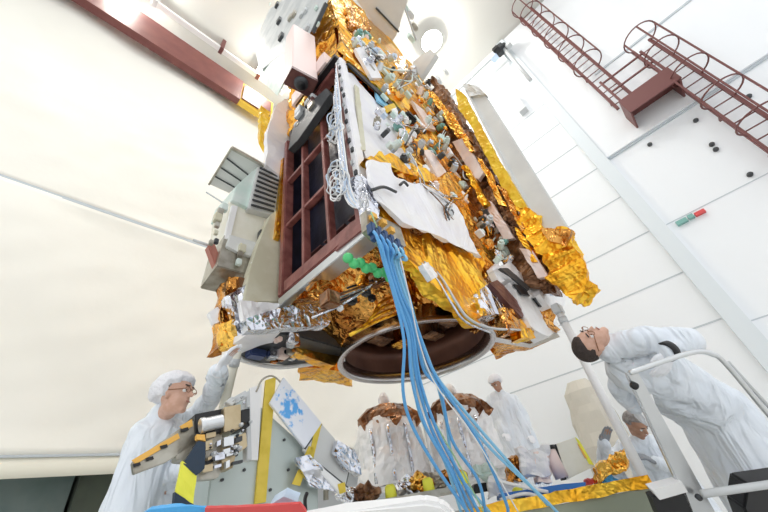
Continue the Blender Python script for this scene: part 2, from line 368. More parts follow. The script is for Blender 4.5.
boxo('upper_ledge', (X0-.10, X0+.02, 1.16, 1.95, 5.06, 5.12), BLACK, S)
foilbox('upper_ledge_cover', (X0-.13, X0+.0, 1.3, 2.0, 5.13, 5.4), PALEPINK, S, cell=.1, amp=.01)
# corner strip and its rivets
boxo('corner_strip', (X0-.05, X0+.05, 1.13, 1.20, 2.5, 5.08), WFOIL, S, bevel=.01)
for i in range(16):
    z = 2.7+i*.15; boxo('strip_clip', (X0-.065, X0-.05, 1.14+.02*(i % 2), 1.17+.02*(i % 2), z, z+.05), DGREY if i % 3 else GREY, S)
# cable loops round the corner strip
random.seed(3)
for i in range(26):
    cz = 3.0 if i < 16 else 3.75; r = random.uniform(.07, .16); k = []
    c = V((X0-.10-random.random()*.05, 1.22+random.uniform(-.02, .10), cz+random.uniform(-.12, .12)))
    for a in range(13):
        th = a*2*math.pi/12*.9+i; k.append(c+V((random.uniform(-.02, .02), math.cos(th)*r*.6, math.sin(th)*r)))
    tube('cable_loop', curve_pts(k, 36), .006, (PBLUE, WHITE, WHITE, GREY)[i % 4], S, 6)
for i in range(7):
    k = [V((X0-.09, 1.17+.015*i, 4.9-.1*i)), V((X0-.11, 1.16+.015*i, 4.2)), V((X0-.12, 1.18+.012*i, 3.4)), V((X0-.12, 1.16+.012*i, 2.75)), V((X0-.03, 1.12, 2.6))]
    tube('corner_cable', curve_pts(k, 24), .006, (WHITE, PBLUE, SILV)[i % 3], S, 6)
foilslab('corner_wrap', [at(p[0], p[1], x=X0-.1) for p in ((345, 178), (362, 172), (372, 215), (360, 220))], (.08, 0, 0), SILV, S, cell=.04, amp=.02, seed=9)
# ---- right face, plane y = 1.19
def fp(px, py, y=1.14): return at(px, py, y=y)
def facefoil(name, q, m, y=1.16, th=.05, seed=0, amp=.02, cell=.06, freq=6):
    return foilslab(name, [fp(a, b, y) for a, b in q], (0, th, 0), m, S, cell=cell, amp=amp, seed=seed, freq=freq)
facefoil('white_panel', [(346, 72), (352, 74), (392, 118), (410, 160), (366, 158), (351, 120)], WFOIL, seed=1, amp=.008)
facefoil('grey_strap', [(355, 84), (359, 88), (366, 150), (361, 150)], BEIGE, y=1.13, th=.02, seed=2, amp=.004)
facefoil('blue_film', [(374, 86), (386, 92), (398, 108), (388, 108), (378, 100)], LBLUE, y=1.12, th=.03, seed=3, amp=.01, cell=.04)
facefoil('gold_edge', [(347, 60), (352, 58), (404, 104), (402, 110), (372, 80)], YGOLD, y=1.10, th=.08, seed=4, amp=.015)
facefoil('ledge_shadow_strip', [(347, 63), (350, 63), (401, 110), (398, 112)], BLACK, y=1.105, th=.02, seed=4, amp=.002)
facefoil('yellow_patch', [(385, 106), (394, 103), (397, 108), (388, 112)], YEL, y=1.09, th=.02, seed=5, amp=.004)
facefoil('gold_fold', [(364, 157), (378, 152), (420, 165), (442, 178), (430, 182), (395, 168)], YGOLD, y=1.04, th=.08, seed=6, amp=.03)
facefoil('amber_recess', [(392, 164), (415, 168), (428, 190), (398, 176)], AMBER, y=1.08, th=.04, seed=7, amp=.02)
facefoil('white_flap', [(367, 160), (392, 163), (394, 176), (430, 186), (455, 205), (482, 258), (446, 240), (402, 222), (374, 196)], WFOIL, y=1.02, th=.015, seed=8, amp=.03, cell=.05, freq=3.5)
for k_, (px, py, qx, qy) in enumerate(((372, 190, 396, 192), (400, 185, 408, 186))):
    tube('flap_slot', curve_pts([fp(px, py, .985), fp((px+qx)/2, py-3, .98), fp(qx, qy, .985)], 8), .012, DGREY, S, 6)
facefoil('gold_middle', [(418, 168), (470, 175), (505, 240), (490, 275), (452, 205), (430, 187)], GOLD, y=1.08, th=.08, seed=9, amp=.04, freq=5)
facefoil('gold_upper', [(402, 108), (440, 120), (478, 172), (420, 170), (400, 140)], GOLD, y=1.12, th=.06, seed=10, amp=.04, freq=5)
facefoil('gold_crown', [(330, -5), (352, 0), (395, 45), (450, 112), (440, 128), (400, 104), (346, 58)], GOLD, y=1.12, th=.06, seed=11, amp=.05, freq=3, cell=.09)
facefoil('amber_crown', [(345, 4), (362, 8), (372, 30), (352, 26)], AMBER, y=1.06, th=.05, seed=12, amp=.04, freq=4)
facefoil('gold_lower', [(370, 200), (402, 222), (446, 240), (482, 258), (488, 300), (478, 325), (455, 306), (420, 272), (396, 240)], YGOLD, y=1.08, th=.10, seed=13, amp=.05, freq=3.5, cell=.055)
facefoil('brown_strip', [(490, 283), (498, 280), (528, 312), (522, 318)], DMAROON, y=.98, th=.05, seed=14, amp=.01)
for i, (q, y) in enumerate((([(355, 48), (366, 46), (382, 78), (372, 78)], 1.06), ([(423, 150), (432, 150), (446, 172), (438, 178)], 1.05), ([(412, 100), (424, 110), (436, 130), (428, 128)], 1.05))):
    facefoil('pale_radiator', q, (WFOIL, PINK, PINK)[i], y=y, th=.04, seed=20+i, amp=.006)
# right wing structure, plane x about 3.5
XW = 3.45
def wf(name, q, m, x=XW, th=.1, seed=0, amp=.02, cell=.06, freq=6):
    return foilslab(name, [at(a, b, x=x) for a, b in q], (th, 0, 0), m, S, cell=cell, amp=amp, seed=seed, freq=freq)
wf('wing_brown_side', [(432, 78), (445, 92), (470, 135), (498, 185), (522, 222), (548, 262), (552, 290), (530, 285), (502, 262), (470, 205), (436, 140)], BROWN, x=XW, th=.3, seed=30, amp=.05, cell=.07)
wf('gold_rail', [(424, 88), (434, 92), (470, 140), (460, 142)], GOLD, x=XW-.1, th=.1, seed=31, amp=.02)
wf('gold_streak', [(446, 112), (452, 112), (474, 150), (470, 152)], GOLD, x=XW-.15, th=.05, seed=61, amp=.02)
wf('gold_streak', [(476, 156), (483, 160), (506, 206), (499, 204)], GOLD, x=XW-.13, th=.05, seed=62, amp=.025)
wf('gold_streak', [(498, 186), (504, 188), (528, 234), (521, 232)], AMBER, x=XW-.13, th=.05, seed=63, amp=.025)
wf('gold_streak', [(512, 226), (519, 228), (538, 262), (532, 262)], YGOLD, x=XW-.15, th=.05, seed=64, amp=.02)
wf('gold_streak', [(462, 166), (468, 166), (488, 204), (482, 206)], YGOLD, x=XW-.2, th=.05, seed=65, amp=.02)
wf('pink_panel', [(452, 142), (462, 138), (484, 172), (478, 180), (470, 172)], PINK, x=XW-.12, th=.06, seed=32, amp=.01)
wf('pink_panel', [(482, 200), (492, 202), (514, 238), (504, 240)], PINK, x=XW-.12, th=.06, seed=33, amp=.01)
wf('pink_panel', [(519, 248), (532, 250), (548, 276), (538, 278)], PINK, x=XW-.14, th=.06, seed=34, amp=.01)
wf('yellow_film', [(455, 88), (464, 94), (480, 124), (498, 158), (514, 184), (528, 209), (512, 207), (493, 170), (472, 128), (458, 108)], YEL, x=XW-.08, th=.05, seed=35, amp=.012)
wf('gold_drape', [(512, 206), (529, 208), (545, 232), (570, 230), (575, 250), (588, 282), (586, 292), (574, 302), (560, 288), (548, 274), (534, 246)], YGOLD, x=XW-.12, th=.22, seed=36, amp=.05, cell=.045)
wf('gold_tab', [(540, 228), (572, 229), (566, 246), (548, 240)], AMBER, x=XW-.16, th=.12, seed=37, amp=.02)
slab('solar_panel_stack', [at(a, b, x=XW) for a, b in ((464, 86), (482, 90), (509, 133), (568, 228), (541, 234), (527, 206), (498, 154))], (.14, 0, 0), PGREY, S, bevel=.006)
bar('panel_spar', at(466, 90, x=XW-.01), at(542, 234, x=XW-.01), .03, ALU, S)
wf('panel_top_cover', [(462, 84), (474, 84), (486, 94), (470, 96)], PGREY, x=XW-.05, th=.1, seed=38, amp=.02)
# ---- underside
bm = bmesh.new()
top = [(X0+.02, Y0), (X1, Y0-.02), (X1, Y1), (X0+.02, Y1)]; seg = 32; c = V((2.47, 1.85))
tr, br = [], []
for k in range(seg):
    a = 2*math.pi*k/seg; d = V((math.cos(a), math.sin(a)))
    s = min((X1-c.x)/d.x if d.x > 1e-6 else 9, (X0-c.x)/d.x if d.x < -1e-6 else 9, (Y1+.1-c.y)/d.y if d.y > 1e-6 else 9, (Y0-c.y)/d.y if d.y < -1e-6 else 9)
    tr.append(bm.verts.new((c.x+d.x*s, c.y+d.y*s, 2.52))); br.append(bm.verts.new((c.x+d.x*.70, c.y+d.y*.70, 2.12)))
for k in range(seg): bm.faces.new((tr[k], tr[(k+1) % seg], br[(k+1) % seg], br[k]))
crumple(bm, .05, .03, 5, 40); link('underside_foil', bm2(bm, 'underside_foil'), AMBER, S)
lathe('adapter_ring', [(.73, 0), (.73, .03), (.70, .05), (.70, .16), (.675, .16), (.675, .02), (.685, 0), (.73, 0)], (2.47, 1.85, 2.0), RINGM, S, 64)
bm = bmesh.new(); prof = [(.69, .16), (.69, .5), (.66, .5), (.66, .10)]; add_lathe(bm, prof+[prof[0]], (2.47, 1.85, 2.0), 64)
link('ring_cone', bm2(bm, 'ring_cone'), RINGD, S, smooth=True)
lathe('ring_ceiling', [(.001, .42), (.67, .42), (.67, .46), (.001, .46)], (2.47, 1.85, 2.0), RINGD, S, 48)
random.seed(5)
for i in range(7):
    a = i*.9; r = .35; p = V((2.47+math.cos(a)*r, 1.85+math.sin(a)*r, 2.3)); foilbox('inner_foil', (p.x-.12, p.x+.12, p.y-.08, p.y+.08, 2.28, 2.42), GOLD if i % 2 else BROWN, S, cell=.05, amp=.02, seed=i)
# gold skirts beyond the ring (left lower / right lower)
foilslab('lower_left_foil', [at(a, b, z=2.12) for a, b in ((300, 366), (345, 372), (352, 386), (300, 379))], (0, 0, .2), GOLD, S, cell=.06, amp=.02, seed=41)
foilslab('left_gold_cover', [at(a, b, y=2.32) for a, b in ((296, 330), (335, 320), (342, 352), (336, 366), (296, 352))], (0, .12, 0), GOLD, S, cell=.06, amp=.02, seed=42)
foilslab('right_skirt_foil', [at(a, b, z=2.14) for a, b in ((470, 330), (520, 322), (560, 330), (540, 345), (496, 360), (494, 340))], (0, 0, .28), AMBER, S, cell=.05, amp=.04, seed=43)
slab('skirt_rim', [at(a, b, z=2.12) for a, b in ((490, 336), (530, 344), (556, 333), (560, 337), (530, 348), (495, 342))], (0, 0, .02), RINGM, S)
for i in range(4):
    tube('gold_pleat', curve_pts([fp(350+i*6, 335-i*3, 1.5), fp(385, 318-i*6, 1.45), fp(425, 306-i*4, 1.4), fp(458, 310-i*3, 1.35)], 16), .012, YGOLD, S, 6)
for k_, (px, py, s, m) in enumerate(((352, 300, .03, BLACK), (366, 292, .03, DGREY), (372, 298, .025, BLACK), (340, 308, .02, WHITE), (362, 282, .04, GOLD), (375, 280, .05, BROWN), (330, 300, .05, BROWN))):
    p = at(px, py, y=1.45); boxo('valve_block', (p.x-s, p.x+s, p.y-s, p.y+s, p.z-s, p.z+s), m, S, bevel=.01)
for k_ in range(9):
    px, py = 348+k_*6, 258+k_*2.4+(k_ % 2)*3; p = at(px, py, y=1.22)
    bm = bmesh.new(); bmesh.ops.create_icosphere(bm, subdivisions=2, radius=.035, matrix=Matrix.Translation(p)); link('green_cap', bm2(bm, 'green_cap'), GREEN, S, smooth=True)
for i in range(6):
    tube('thin_harness', curve_pts([fp(312+i*7, 318-i*6, 1.5), fp(350+i*5, 300-i*4, 1.42), fp(395+i*3, 268+i*2, 1.3)], 14), .008, (SILV, BROWN, BLACK)[i % 3], S, 6)
tube('side_harness', curve_pts([fp(424, 262, 1.1), fp(440, 276, 1.08), fp(455, 300, 1.05), fp(468, 318, 1.03), fp(490, 328, 1.02), fp(520, 330, 1.0)], 24), .010, GREY, S, 8)
tube('side_harness', curve_pts([fp(420, 262, 1.1), fp(436, 278, 1.08), fp(452, 304, 1.05), fp(466, 322, 1.03), fp(492, 333, 1.02)], 24), .008, SILV, S, 8)
foilslab('harness_sleeve', [fp(422, 264, 1.02), fp(428, 262, 1.02), fp(438, 276, 1.02), fp(432, 280, 1.02)], (0, .04, 0), WSILV, S, cell=.03, amp=.008)
# lower right thruster housings in silver and white
facefoil('silver_housing', [(497, 268), (510, 262), (540, 292), (536, 300)], WSILV, y=.95, th=.1, seed=50, amp=.012)
facefoil('dark_strut_cover', [(500, 268), (508, 268), (530, 287), (528, 291)], DGREY, y=.93, th=.03, seed=51, amp=.006)
facefoil('silver_housing', [(510, 282), (548, 306), (562, 330), (548, 336), (530, 326)], WSILV, y=.97, th=.15, seed=52, amp=.02)
facefoil('black_recess', [(514, 284), (524, 286), (530, 296), (522, 294)], BLACK, y=.94, th=.02, seed=53, amp=.003)
facefoil('black_recess', [(534, 298), (540, 295), (546, 308), (540, 306)], BLACK, y=.94, th=.02, seed=54, amp=.003)
facefoil('white_housing', [(536, 280), (552, 276), (566, 290), (564, 306), (550, 308), (540, 294)], WSILV, y=.88, th=.2, seed=55, amp=.01)
facefoil('blue_label', [(549, 288), (556, 287), (560, 294), (552, 295)], PBLUE, y=.86, th=.02, seed=56, amp=.001)
facefoil('silver_module', [(480, 290), (492, 284), (506, 296), (504, 314), (486, 314)], SILV, y=1.02, th=.15, seed=57, amp=.03)
facefoil('white_module', [(492, 268), (498, 262), (506, 280), (500, 284)], WFOIL, y=1.0, th=.06, seed=58, amp=.005)
facefoil('amber_module', [(504, 308), (518, 306), (522, 330), (508, 334)], AMBER, y=1.0, th=.1, seed=59, amp=.02)
facefoil('gold_module', [(520, 318), (532, 322), (536, 338), (522, 338)], YGOLD, y=1.0, th=.1, seed=60, amp=.02)
# pole bracket
p = at(560, 314, y=.80); boxo('pole_bracket', (p.x-.06, p.x+.06, p.y-.04, p.y+.04, p.z, p.z+.10), GREY, S, bevel=.01); POLE = p.copy()
# ---- scattered instruments, connectors and harness on the right face
random.seed(11)
clusters = [(368, 44, 10, 8), (378, 62, 12, 10), (400, 85, 16, 14), (412, 70, 10, 8), (392, 122, 14, 12), (406, 140, 14, 10), (420, 128, 14, 10), (415, 158, 12, 12), (450, 125, 14, 10), (440, 150, 12, 12), (424, 185, 10, 8), (452, 203, 12, 12),
            (462, 168, 12, 8), (476, 180, 12, 8), (494, 232, 12, 14), (486, 215, 10, 10), (430, 40+50, 10, 10), (440, 106, 10, 8), (504, 255, 8, 8), (448, 218, 8, 8)]
cm = [GREY, TEAL, DGREY, SILV, TEALG, ALU, PBLUE, GREY, WSILV, PINK, TEALG, OLIVE]
for ci, (cx, cy, sx, sy) in enumerate(clusters):
    for k in range(14):
        px, py = cx+random.uniform(-sx, sx)*1.15, cy+random.uniform(-sy, sy); yy = 1.08 if px < 440 or cy > 150 and px < 470 else .98
        p = at(px, py, y=yy); d = p.length/3.5; a, b_, c_ = (random.uniform(.012, .042)*d for _ in range(3))
        m = random.choice(cm)
        if k % 3 == 2:
            bm = bmesh.new(); add_lathe(bm, [(.001, 0), (a*.8, 0), (a*.8, a*1.6), (a*.5, a*1.7), (a*.5, a*2.1), (.001, a*2.1)], p, 12, (random.uniform(-1, .2), -1, random.uniform(-.6, .6))); link('round_connector', bm2(bm, 'rc'), m, S)
        elif k % 3 == 1:
            R = Matrix.Rotation(random.uniform(-.6, .6), 4, 'Y')
            bm = bmesh.new(); add_box(bm, -a, a, -b_*.7, b_, -c_, c_); bmesh.ops.bevel(bm, geom=bm.edges[:], offset=.006, segments=1, affect='EDGES'); bm.transform(Matrix.Translation(p) @ R); link('electronics_box', bm2(bm, 'eb'), m, S)
        else:
            bm = bmesh.new(); bmesh.ops.create_icosphere(bm, subdivisions=2, radius=a*1.1, matrix=Matrix.Translation(p) @ Matrix.Diagonal((1, .7, 1.2, 1))); crumple(bm, .05, a*.5, 12, ci+k); link('foil_tuft', bm2(bm, 'ft'), random.choice((SILV, GOLD, AMBER, WSILV, TEALG)), S)
chain = [(cx, cy) for cx, cy, _, _ in clusters]
for i in range(60):
    j = random.randrange(len(chain)); a = chain[j]; bb = min((c2 for c2 in chain if c2 != a), key=lambda c2: math.hypot(c2[0]-a[0], c2[1]-a[1])+random.uniform(0, 22))
    pts = [fp(a[0]+random.uniform(-6, 6), a[1]+random.uniform(-6, 6), 1.03), fp((a[0]+bb[0])/2+random.uniform(-6, 6), (a[1]+bb[1])/2+random.uniform(-6, 6), .99), fp(bb[0]+random.uniform(-6, 6), bb[1]+random.uniform(-6, 6), 1.03)]
    tube('wire_harness', curve_pts(pts, 12), random.uniform(.005, .012), random.choice((SILV, DGREY, TEALG, GOLD, GREY, BROWN)), S, 6)
for (px, py, s) in ((485, 172, .10), (478, 172, .08), (493, 182, .09), (410, 118, .09)):
    p = at(px, py, y=.95 if px > 450 else 1.05); boxo('dark_sensor', (p.x-s, p.x+s, p.y-.05, p.y+.05, p.z-s*.5, p.z+s*.5), BLACK, S, bevel=.02)
# ---- top instruments
def quadx(name, q, x, th, m, bevel=.02): return slab(name, [at(a, b, x=x) for a, b in q], (th, 0, 0) if not isinstance(th, tuple) else th, m, S, bevel=bevel)
quadx('antenna_housing', [(283, 0), (335, -12), (325, 8), (312, 30), (296, 28), (270, 52), (262, 30), (270, 8)], 1.15, (.05, .5, .1), mat('antenna_grey', (.50, .53, .54), .2, .5, .4, 5, col2=(.64, .66, .66), cscale=2.5), .02)
for k_ in range(14):
    px, py = 270+(k_*37 % 50), 4+(k_*23 % 36); p = at(px, py, x=1.13); s = .03+.01*(k_ % 4); boxo('housing_fitting', (p.x-s*.5, p.x+s*.5, p.y-s, p.y+s, p.z-s*1.5, p.z+s*1.5), (TEALG, GREY, OLIVE, DGREY)[k_ % 4], S, bevel=.006)
quadx('housing_cover', [(264, 48), (296, 28), (296, 60), (285, 80), (272, 70)], 1.2, (.05, .3, 0), TEALG, .02)
bm = bmesh.new(); add_lathe(bm, [(.001, 0), (.42, 0), (.5, .06), (.5, .1), (.001, .1)], at(276, 20, x=1.5), 28, (-1, .3, 0)); link('dish_antenna', bm2(bm, 'dish'), BEIGE, S)
bar('housing_edge', at(326, 4, x=1.12), at(313, 32, x=1.12), .05, DGREY, S)
# pale pink instrument box: upright box with an open dark bottom
pz, c1, c2, c3, c4 = 4.95, at(292, 66, z=4.95), at(318, 80, z=4.95), at(310, 96, z=4.95), at(283, 82, z=4.95)
slab('pink_instrument_box', [c1, c2, c3, c4], (0, 0, 1.25), PALEPINK, S, bevel=.01)
slab('box_bottom_plate', [p-V((0, 0, .04)) for p in (c1, c2, c3, c4)], (0, 0, .05), DMAROON, S)
cc = (c1+c2+c3+c4)/4-V((0, 0, .09)); lathe('box_aperture', [(.001, 0), (.06, 0), (.08, .03), (.08, .06), (.001, .06)], cc, DGREY, S, 20)
lathe('aperture_glass', [(.001, -.01), (.05, -.01), (.05, .01), (.001, .01)], cc, BLACK, S, 20)
boxo('box_support', (1.22, 1.42, 1.45, 1.75, 5.1, 5.6), GOLD, S)
for i in range(10):
    px, py = 296+random.uniform(-6, 24), 96+random.uniform(-4, 30); px = 322-(py-92)*.75+random.uniform(-7, 5)
    p = at(px, py, x=1.22); s = random.uniform(.02, .06); boxo('hinge_block', (p.x-s, p.x+s, p.y-s, p.y+s, p.z-s, p.z+s), random.choice((OLIVE, DGREY, GREY, DMAROON)), S, bevel=.008)
quadx('dark_side_arm', [(326, 88), (330, 94), (298, 140), (288, 150), (292, 130), (306, 106)], 1.2, .08, DGREY, .004)
quadx('gold_side_arm', [(300, 92), (306, 96), (300, 110), (292, 104)], 1.22, .1, YGOLD, .008)
# white film panels left of the frame
foilslab('white_side_film', [at(a, b, y=2.36) for a, b in ((276, 105), (300, 92), (290, 150), (284, 178), (266, 165), (268, 130))], (0, .08, 0), WFOIL, S, cell=.09, amp=.02, seed=70)
foilslab('yellow_side_film', [at(a, b, y=2.5) for a, b in ((261, 106), (270, 112), (266, 150), (260, 140))], (0, .06, 0), YEL, S, cell=.09, amp=.02, seed=71)
# far side pale instruments right of the crown
foilslab('pale_deployable', [at(a, b, z=8.45) for a, b in ((352, -6), (400, -14), (410, -6), (396, 36), (388, 48), (372, 22))], (0, 0, .15), PGREY, S, seed=72, amp=.008, cell=.15)
bar('panel_gap', at(376, 8, z=8.43), at(399, 32, z=8.43), .03, DGREY, S)
quadx('pale_fin', [(412, 62), (430, 48), (436, 54), (420, 78)], 3.3, .1, PGREY, .01)
for k_, (px, py) in enumerate(((404, 6), (410, 14), (414, 26), (411, 38), (446, 72), (436, 84), (448, 94))):
    p = at(px, py, z=8.7) if k_ < 4 else at(px, py, y=1.1); s = .09; boxo('antenna_element', (p.x-s, p.x+s, p.y-s*.5, p.y+s*.5, p.z-s, p.z+s), (TEALG, PGREY, OLIVE)[k_ % 3], S, bevel=.02)
tube('antenna_mast', [at(402, 0, z=8.6), at(416, 40, z=8.6)], .02, GREY, S)
# ---- left instrument with louvres
LY = 2.5
pl = [at(a, b, z=4.3) for a, b in ((232, 147), (284, 176), (281, 180), (258, 170), (229, 193), (209, 184))]
slab('sunshade_plate', pl, (0, 0, .03), PGREY, S)
for f in (.25, .5, .75):
    a = pl[5].lerp(pl[0], f); bb = pl[4].lerp(pl[3], f); bar('plate_joint', a-V((0, 0, .012)), bb-V((0, 0, .012)), .012, DGREY, S)
bar('plate_edge', pl[0]-V((0, 0, .02)), pl[1]-V((0, 0, .02)), .03, OLIVE, S); bar('plate_edge', pl[0]-V((0, 0, .01)), pl[5]-V((0, 0, .01)), .02, OLIVE, S)
def poly3(name, q, vec, m, parent=S, bevel=.008): return slab(name, q, vec, m, parent, bevel=bevel)
def aty(q, y): return [at(a, b, y=y) for a, b in q]
louv = aty(((258, 166), (283, 178), (277, 216), (248, 208)), 2.42)
poly3('louvre_box', louv, (.05, .5, .02), PGREY)
for i in range(9):
    f = (i+.5)/9; a = louv[0].lerp(louv[3], f); bb = louv[1].lerp(louv[2], f); a = a.lerp(bb, .06); bb = a.lerp(bb, .82)
    bar('louvre_slat', a-V((0, .02, 0)), bb-V((0, .02, 0)), .014, DGREY, S, h=.022)
poly3('left_green_side', aty(((258, 166), (248, 208), (232, 200), (236, 186)), 2.46), (-.02, .45, 0), TEALG)
poly3('cream_instrument', aty(((230, 200), (277, 214), (270, 240), (256, 244), (226, 236)), 2.50), (0, .4, 0), CREAM)
poly3('white_corner_edge', aty(((232, 205), (238, 206), (230, 240), (225, 238)), 2.47), (0, .05, 0), WHITE, bevel=.002)
poly3('grey_lower_box', aty(((225, 234), (256, 242), (250, 275), (217, 266)), 2.48), (.02, .4, 0), OLIVE)
poly3('lower_box_facet', aty(((230, 234), (257, 242), (255, 258), (238, 252), (226, 246)), 2.45), (.02, .3, 0), PGREY)
poly3('red_cover', aty(((208, 245), (215, 243), (220, 256), (217, 269)), 2.55), (0, .08, 0), mat('red_brown_cover', (.42, .16, .12), 0, .5))
tube('bent_pipe', curve_pts(aty(((252, 264), (262, 262), (271, 250), (274, 243), (287, 243)), 2.36), 20), .018, WHITE, S)
tube('long_rod', aty(((193, 240), (214, 247)), 2.6), .012, GREY, S)
tube('long_rod', aty(((206, 192), (228, 206)), 2.7), .008, GREY, S)
for i in range(14):
    px, py = random.choice(((217, 222), (222, 212), (214, 236), (240, 255), (262, 236), (272, 228)))
    p = at(px+random.uniform(-5, 5), py+random.uniform(-8, 8), y=2.44); s = random.uniform(.015, .035); boxo('instrument_fitting', (p.x-s, p.x+s, p.y-s, p.y+s, p.z-s*1.5, p.z+s*1.5), random.choice((OLIVE, TEALG, DGREY, BEIGE)), S, bevel=.005)
poly3('beige_side_panel', aty(((270, 215), (283, 205), (283, 302), (243, 302), (250, 270), (258, 245)), 2.34), (0, .1, 0), BEIGE)
bar('gold_side_edge', at(284, 160, y=2.33), at(276, 240, y=2.33), .05, YGOLD, S)
# lower left corner foils and tray
foilslab('corner_amber_foil', aty(((228, 276), (240, 278), (236, 310), (228, 345), (221, 345), (222, 310)), 2.5), (0, .2, 0), AMBER, S, cell=.05, amp=.03, seed=80)
foilslab('corner_gold_foil', aty(((223, 322), (236, 318), (240, 346), (228, 348)), 2.42), (0, .12, 0), GOLD, S, cell=.05, amp=.03, seed=81)
foilslab('corner_silver_foil', aty(((230, 296), (246, 284), (252, 330), (238, 336)), 2.36), (0, .1, 0), SILV, S, cell=.05, amp=.03, seed=82)
foilslab('corner_white_tab', aty(((209, 312), (218, 306), (224, 320), (214, 324)), 2.5), (0, .05, 0), WSILV, S, cell=.05, amp=.01, seed=83)
foilslab('corner_brown_foil', aty(((240, 280), (252, 285), (250, 340), (238, 345)), 2.44), (0, .2, 0), BROWN, S, cell=.05, amp=.03, seed=84)
foilslab('cream_foil', aty(((240, 300), (283, 304), (262, 318), (244, 322)), 2.28), (0, .06, 0), WSILV, S, cell=.05, amp=.012, seed=85)
foilslab('silver_blanket', aty(((246, 318), (300, 302), (320, 292), (332, 318), (328, 326), (280, 328), (248, 330)), 1.82), (0, .08, 0), SILV, S, cell=.07, amp=.012, seed=86)
foilslab('amber_band', aty(((296, 300), (364, 238), (372, 250), (340, 300)), 1.75), (0, .1, 0), AMBER, S, cell=.06, amp=.03, seed=87)
lathe('round_port', [(.001, 0), (.05, 0), (.06, .02), (.001, .02)], at(308, 307, y=2.02), GREY, S, 20, axis=(-.5, -1, -.3))
tray = [at(a, b, z=2.10) for a, b in ((234, 345), (260, 331), (298, 336), (348, 350), (345, 362), (290, 366), (240, 361))]
slab('tray_body', tray, (0, 0, .12), DGREY, S, bevel=.01)
tube('tray_rim', curve_pts([at(a, b, z=2.09) for a, b in ((232, 350), (246, 361), (278, 367), (310, 364), (345, 359))], 30), .022, WSILV, S)
foilslab('tray_white_cover', [at(a, b, z=2.08) for a, b in ((232, 345), (252, 331), (280, 331), (272, 342), (250, 349), (240, 354))], (0, 0, .05), WFOIL, S, cell=.06, amp=.01, seed=88)
for i in range(16):
    px, py = random.uniform(268, 296), random.uniform(338, 360); p = at(px, py, z=2.06); s = random.uniform(.015, .04); boxo('tray_component', (p.x-s, p.x+s, p.y-s, p.y+s, p.z-s, p.z+s), random.choice((OLIVE, SILV, AMBER, GREY, BLACK, PINK)), S, bevel=.006)
p = at(256, 354, z=2.07); boxo('blue_component', (p.x-.07, p.x+.07, p.y-.05, p.y+.05, p.z-.03, p.z+.03), mat('navy_part', (.06, .09, .22), .3, .3), S, bevel=.01)
# connector bracket where blue cables plug in
cb = aty(((366, 210), (400, 226), (406, 246), (392, 250), (368, 228)), 1.06)
slab('connector_plate', cb, (0, .06, 0), OLIVE, S)
PLUGS = []
for i in range(10):
    px, py = 372+i*3.2, 230+i*2.0+(i % 2)*4; p = at(px, py, y=1.02); PLUGS.append(p)
    boxo('connector_plug', (p.x-.018, p.x+.018, p.y-.02, p.y+.03, p.z-.03, p.z+.05), mat('plug_navy', (.03, .08, .2), .1, .4) if i == 0 else MATS['plug_navy'], S, bevel=.004)
for k_, (px, py) in enumerate(((374, 216), (384, 222), (392, 230))):
    p = at(px, py, y=1.03); boxo('orange_label', (p.x-.02, p.x+.02, p.y-.01, p.y+.03, p.z-.02, p.z+.02), ORANGE, S)

# ------------------------------------------------------------------ blue cables
routes = [[(404, 340), (403, 390), (412, 425), (438, 470), (470, 515)], [(408, 335), (412, 380), (425, 425), (450, 470), (468, 515)], [(410, 330), (417, 380), (432, 430), (455, 475), (474, 515)],
          [(412, 330), (420, 380), (437, 430), (460, 475), (480, 515)], [(414, 328), (424, 370), (440, 390), (452, 440), (478, 480), (486, 515)], [(416, 325), (430, 365), (448, 395), (478, 440), (505, 500), (508, 515)],
          [(415, 330), (428, 370), (452, 402), (492, 450), (540, 495), (560, 515)], [(417, 328), (434, 372), (462, 408), (505, 458), (548, 505)], [(409, 335), (414, 385), (422, 420), (444, 460), (462, 515)], [(418, 330), (436, 380), (446, 420), (456, 470), (492, 515)]]
cl = ['blue cable hanging leftmost of the bundle below the ring', 'blue cable in the bundle, curving just right of the leftmost one', 'blue cable in the middle of the hanging bundle', 'blue cable in the thick of the bundle, right of its middle',
      'blue cable bowing past the right wrapped cylinder', 'blue cable crossing the right wrapped cylinder towards the tray', 'light blue cable swinging right over the worktable', 'light blue cable reaching furthest right across the worktable', 'light blue cable at the back of the bundle', 'light blue cable behind the right half of the bundle']
for i, r_ in enumerate(routes):
    p = PLUGS[i]; pts = [p, p-V((0, .03, .08))]
    dp = -(M3.transposed() @ (p-V((0, 0, H)))).z; x0_, y0_ = 384+i*1.6, 262; pts.append(D(x0_, y0_, dp-.04+.006*i)); pts.append(D(394+i*1.6, 295, dp-.03+.006*i))
    for j, (px, py) in enumerate(r_): pts.append(D(px, py, dp-.03+.012*i+.01*j))
    o = tube('blue_cable', curve_pts(pts, 60), .0105, BLUE if i < 6 else LBLUE, None, 8); tag(o, cl[i], 'cable', 'blue cables hanging from the spacecraft')
    if i in (2, 3, 5): 
        pass
for i, (pts, lab, m) in enumerate((([(371, 212), (385, 250), (400, 300), (412, 345), (424, 400), (462, 470), (485, 515)], 'thin green cable running beside the blue bundle', LGREEN), ([(398, 248), (410, 300), (420, 345), (436, 385), (476, 440), (520, 515)], 'thin white cable among the blue bundle', WHITE))):
    o = tube('thin_cable', curve_pts([D(a, b, dp-.08+.01*k) for k, (a, b) in enumerate(pts)], 48), .005, m, None, 6); tag(o, lab, 'cable')

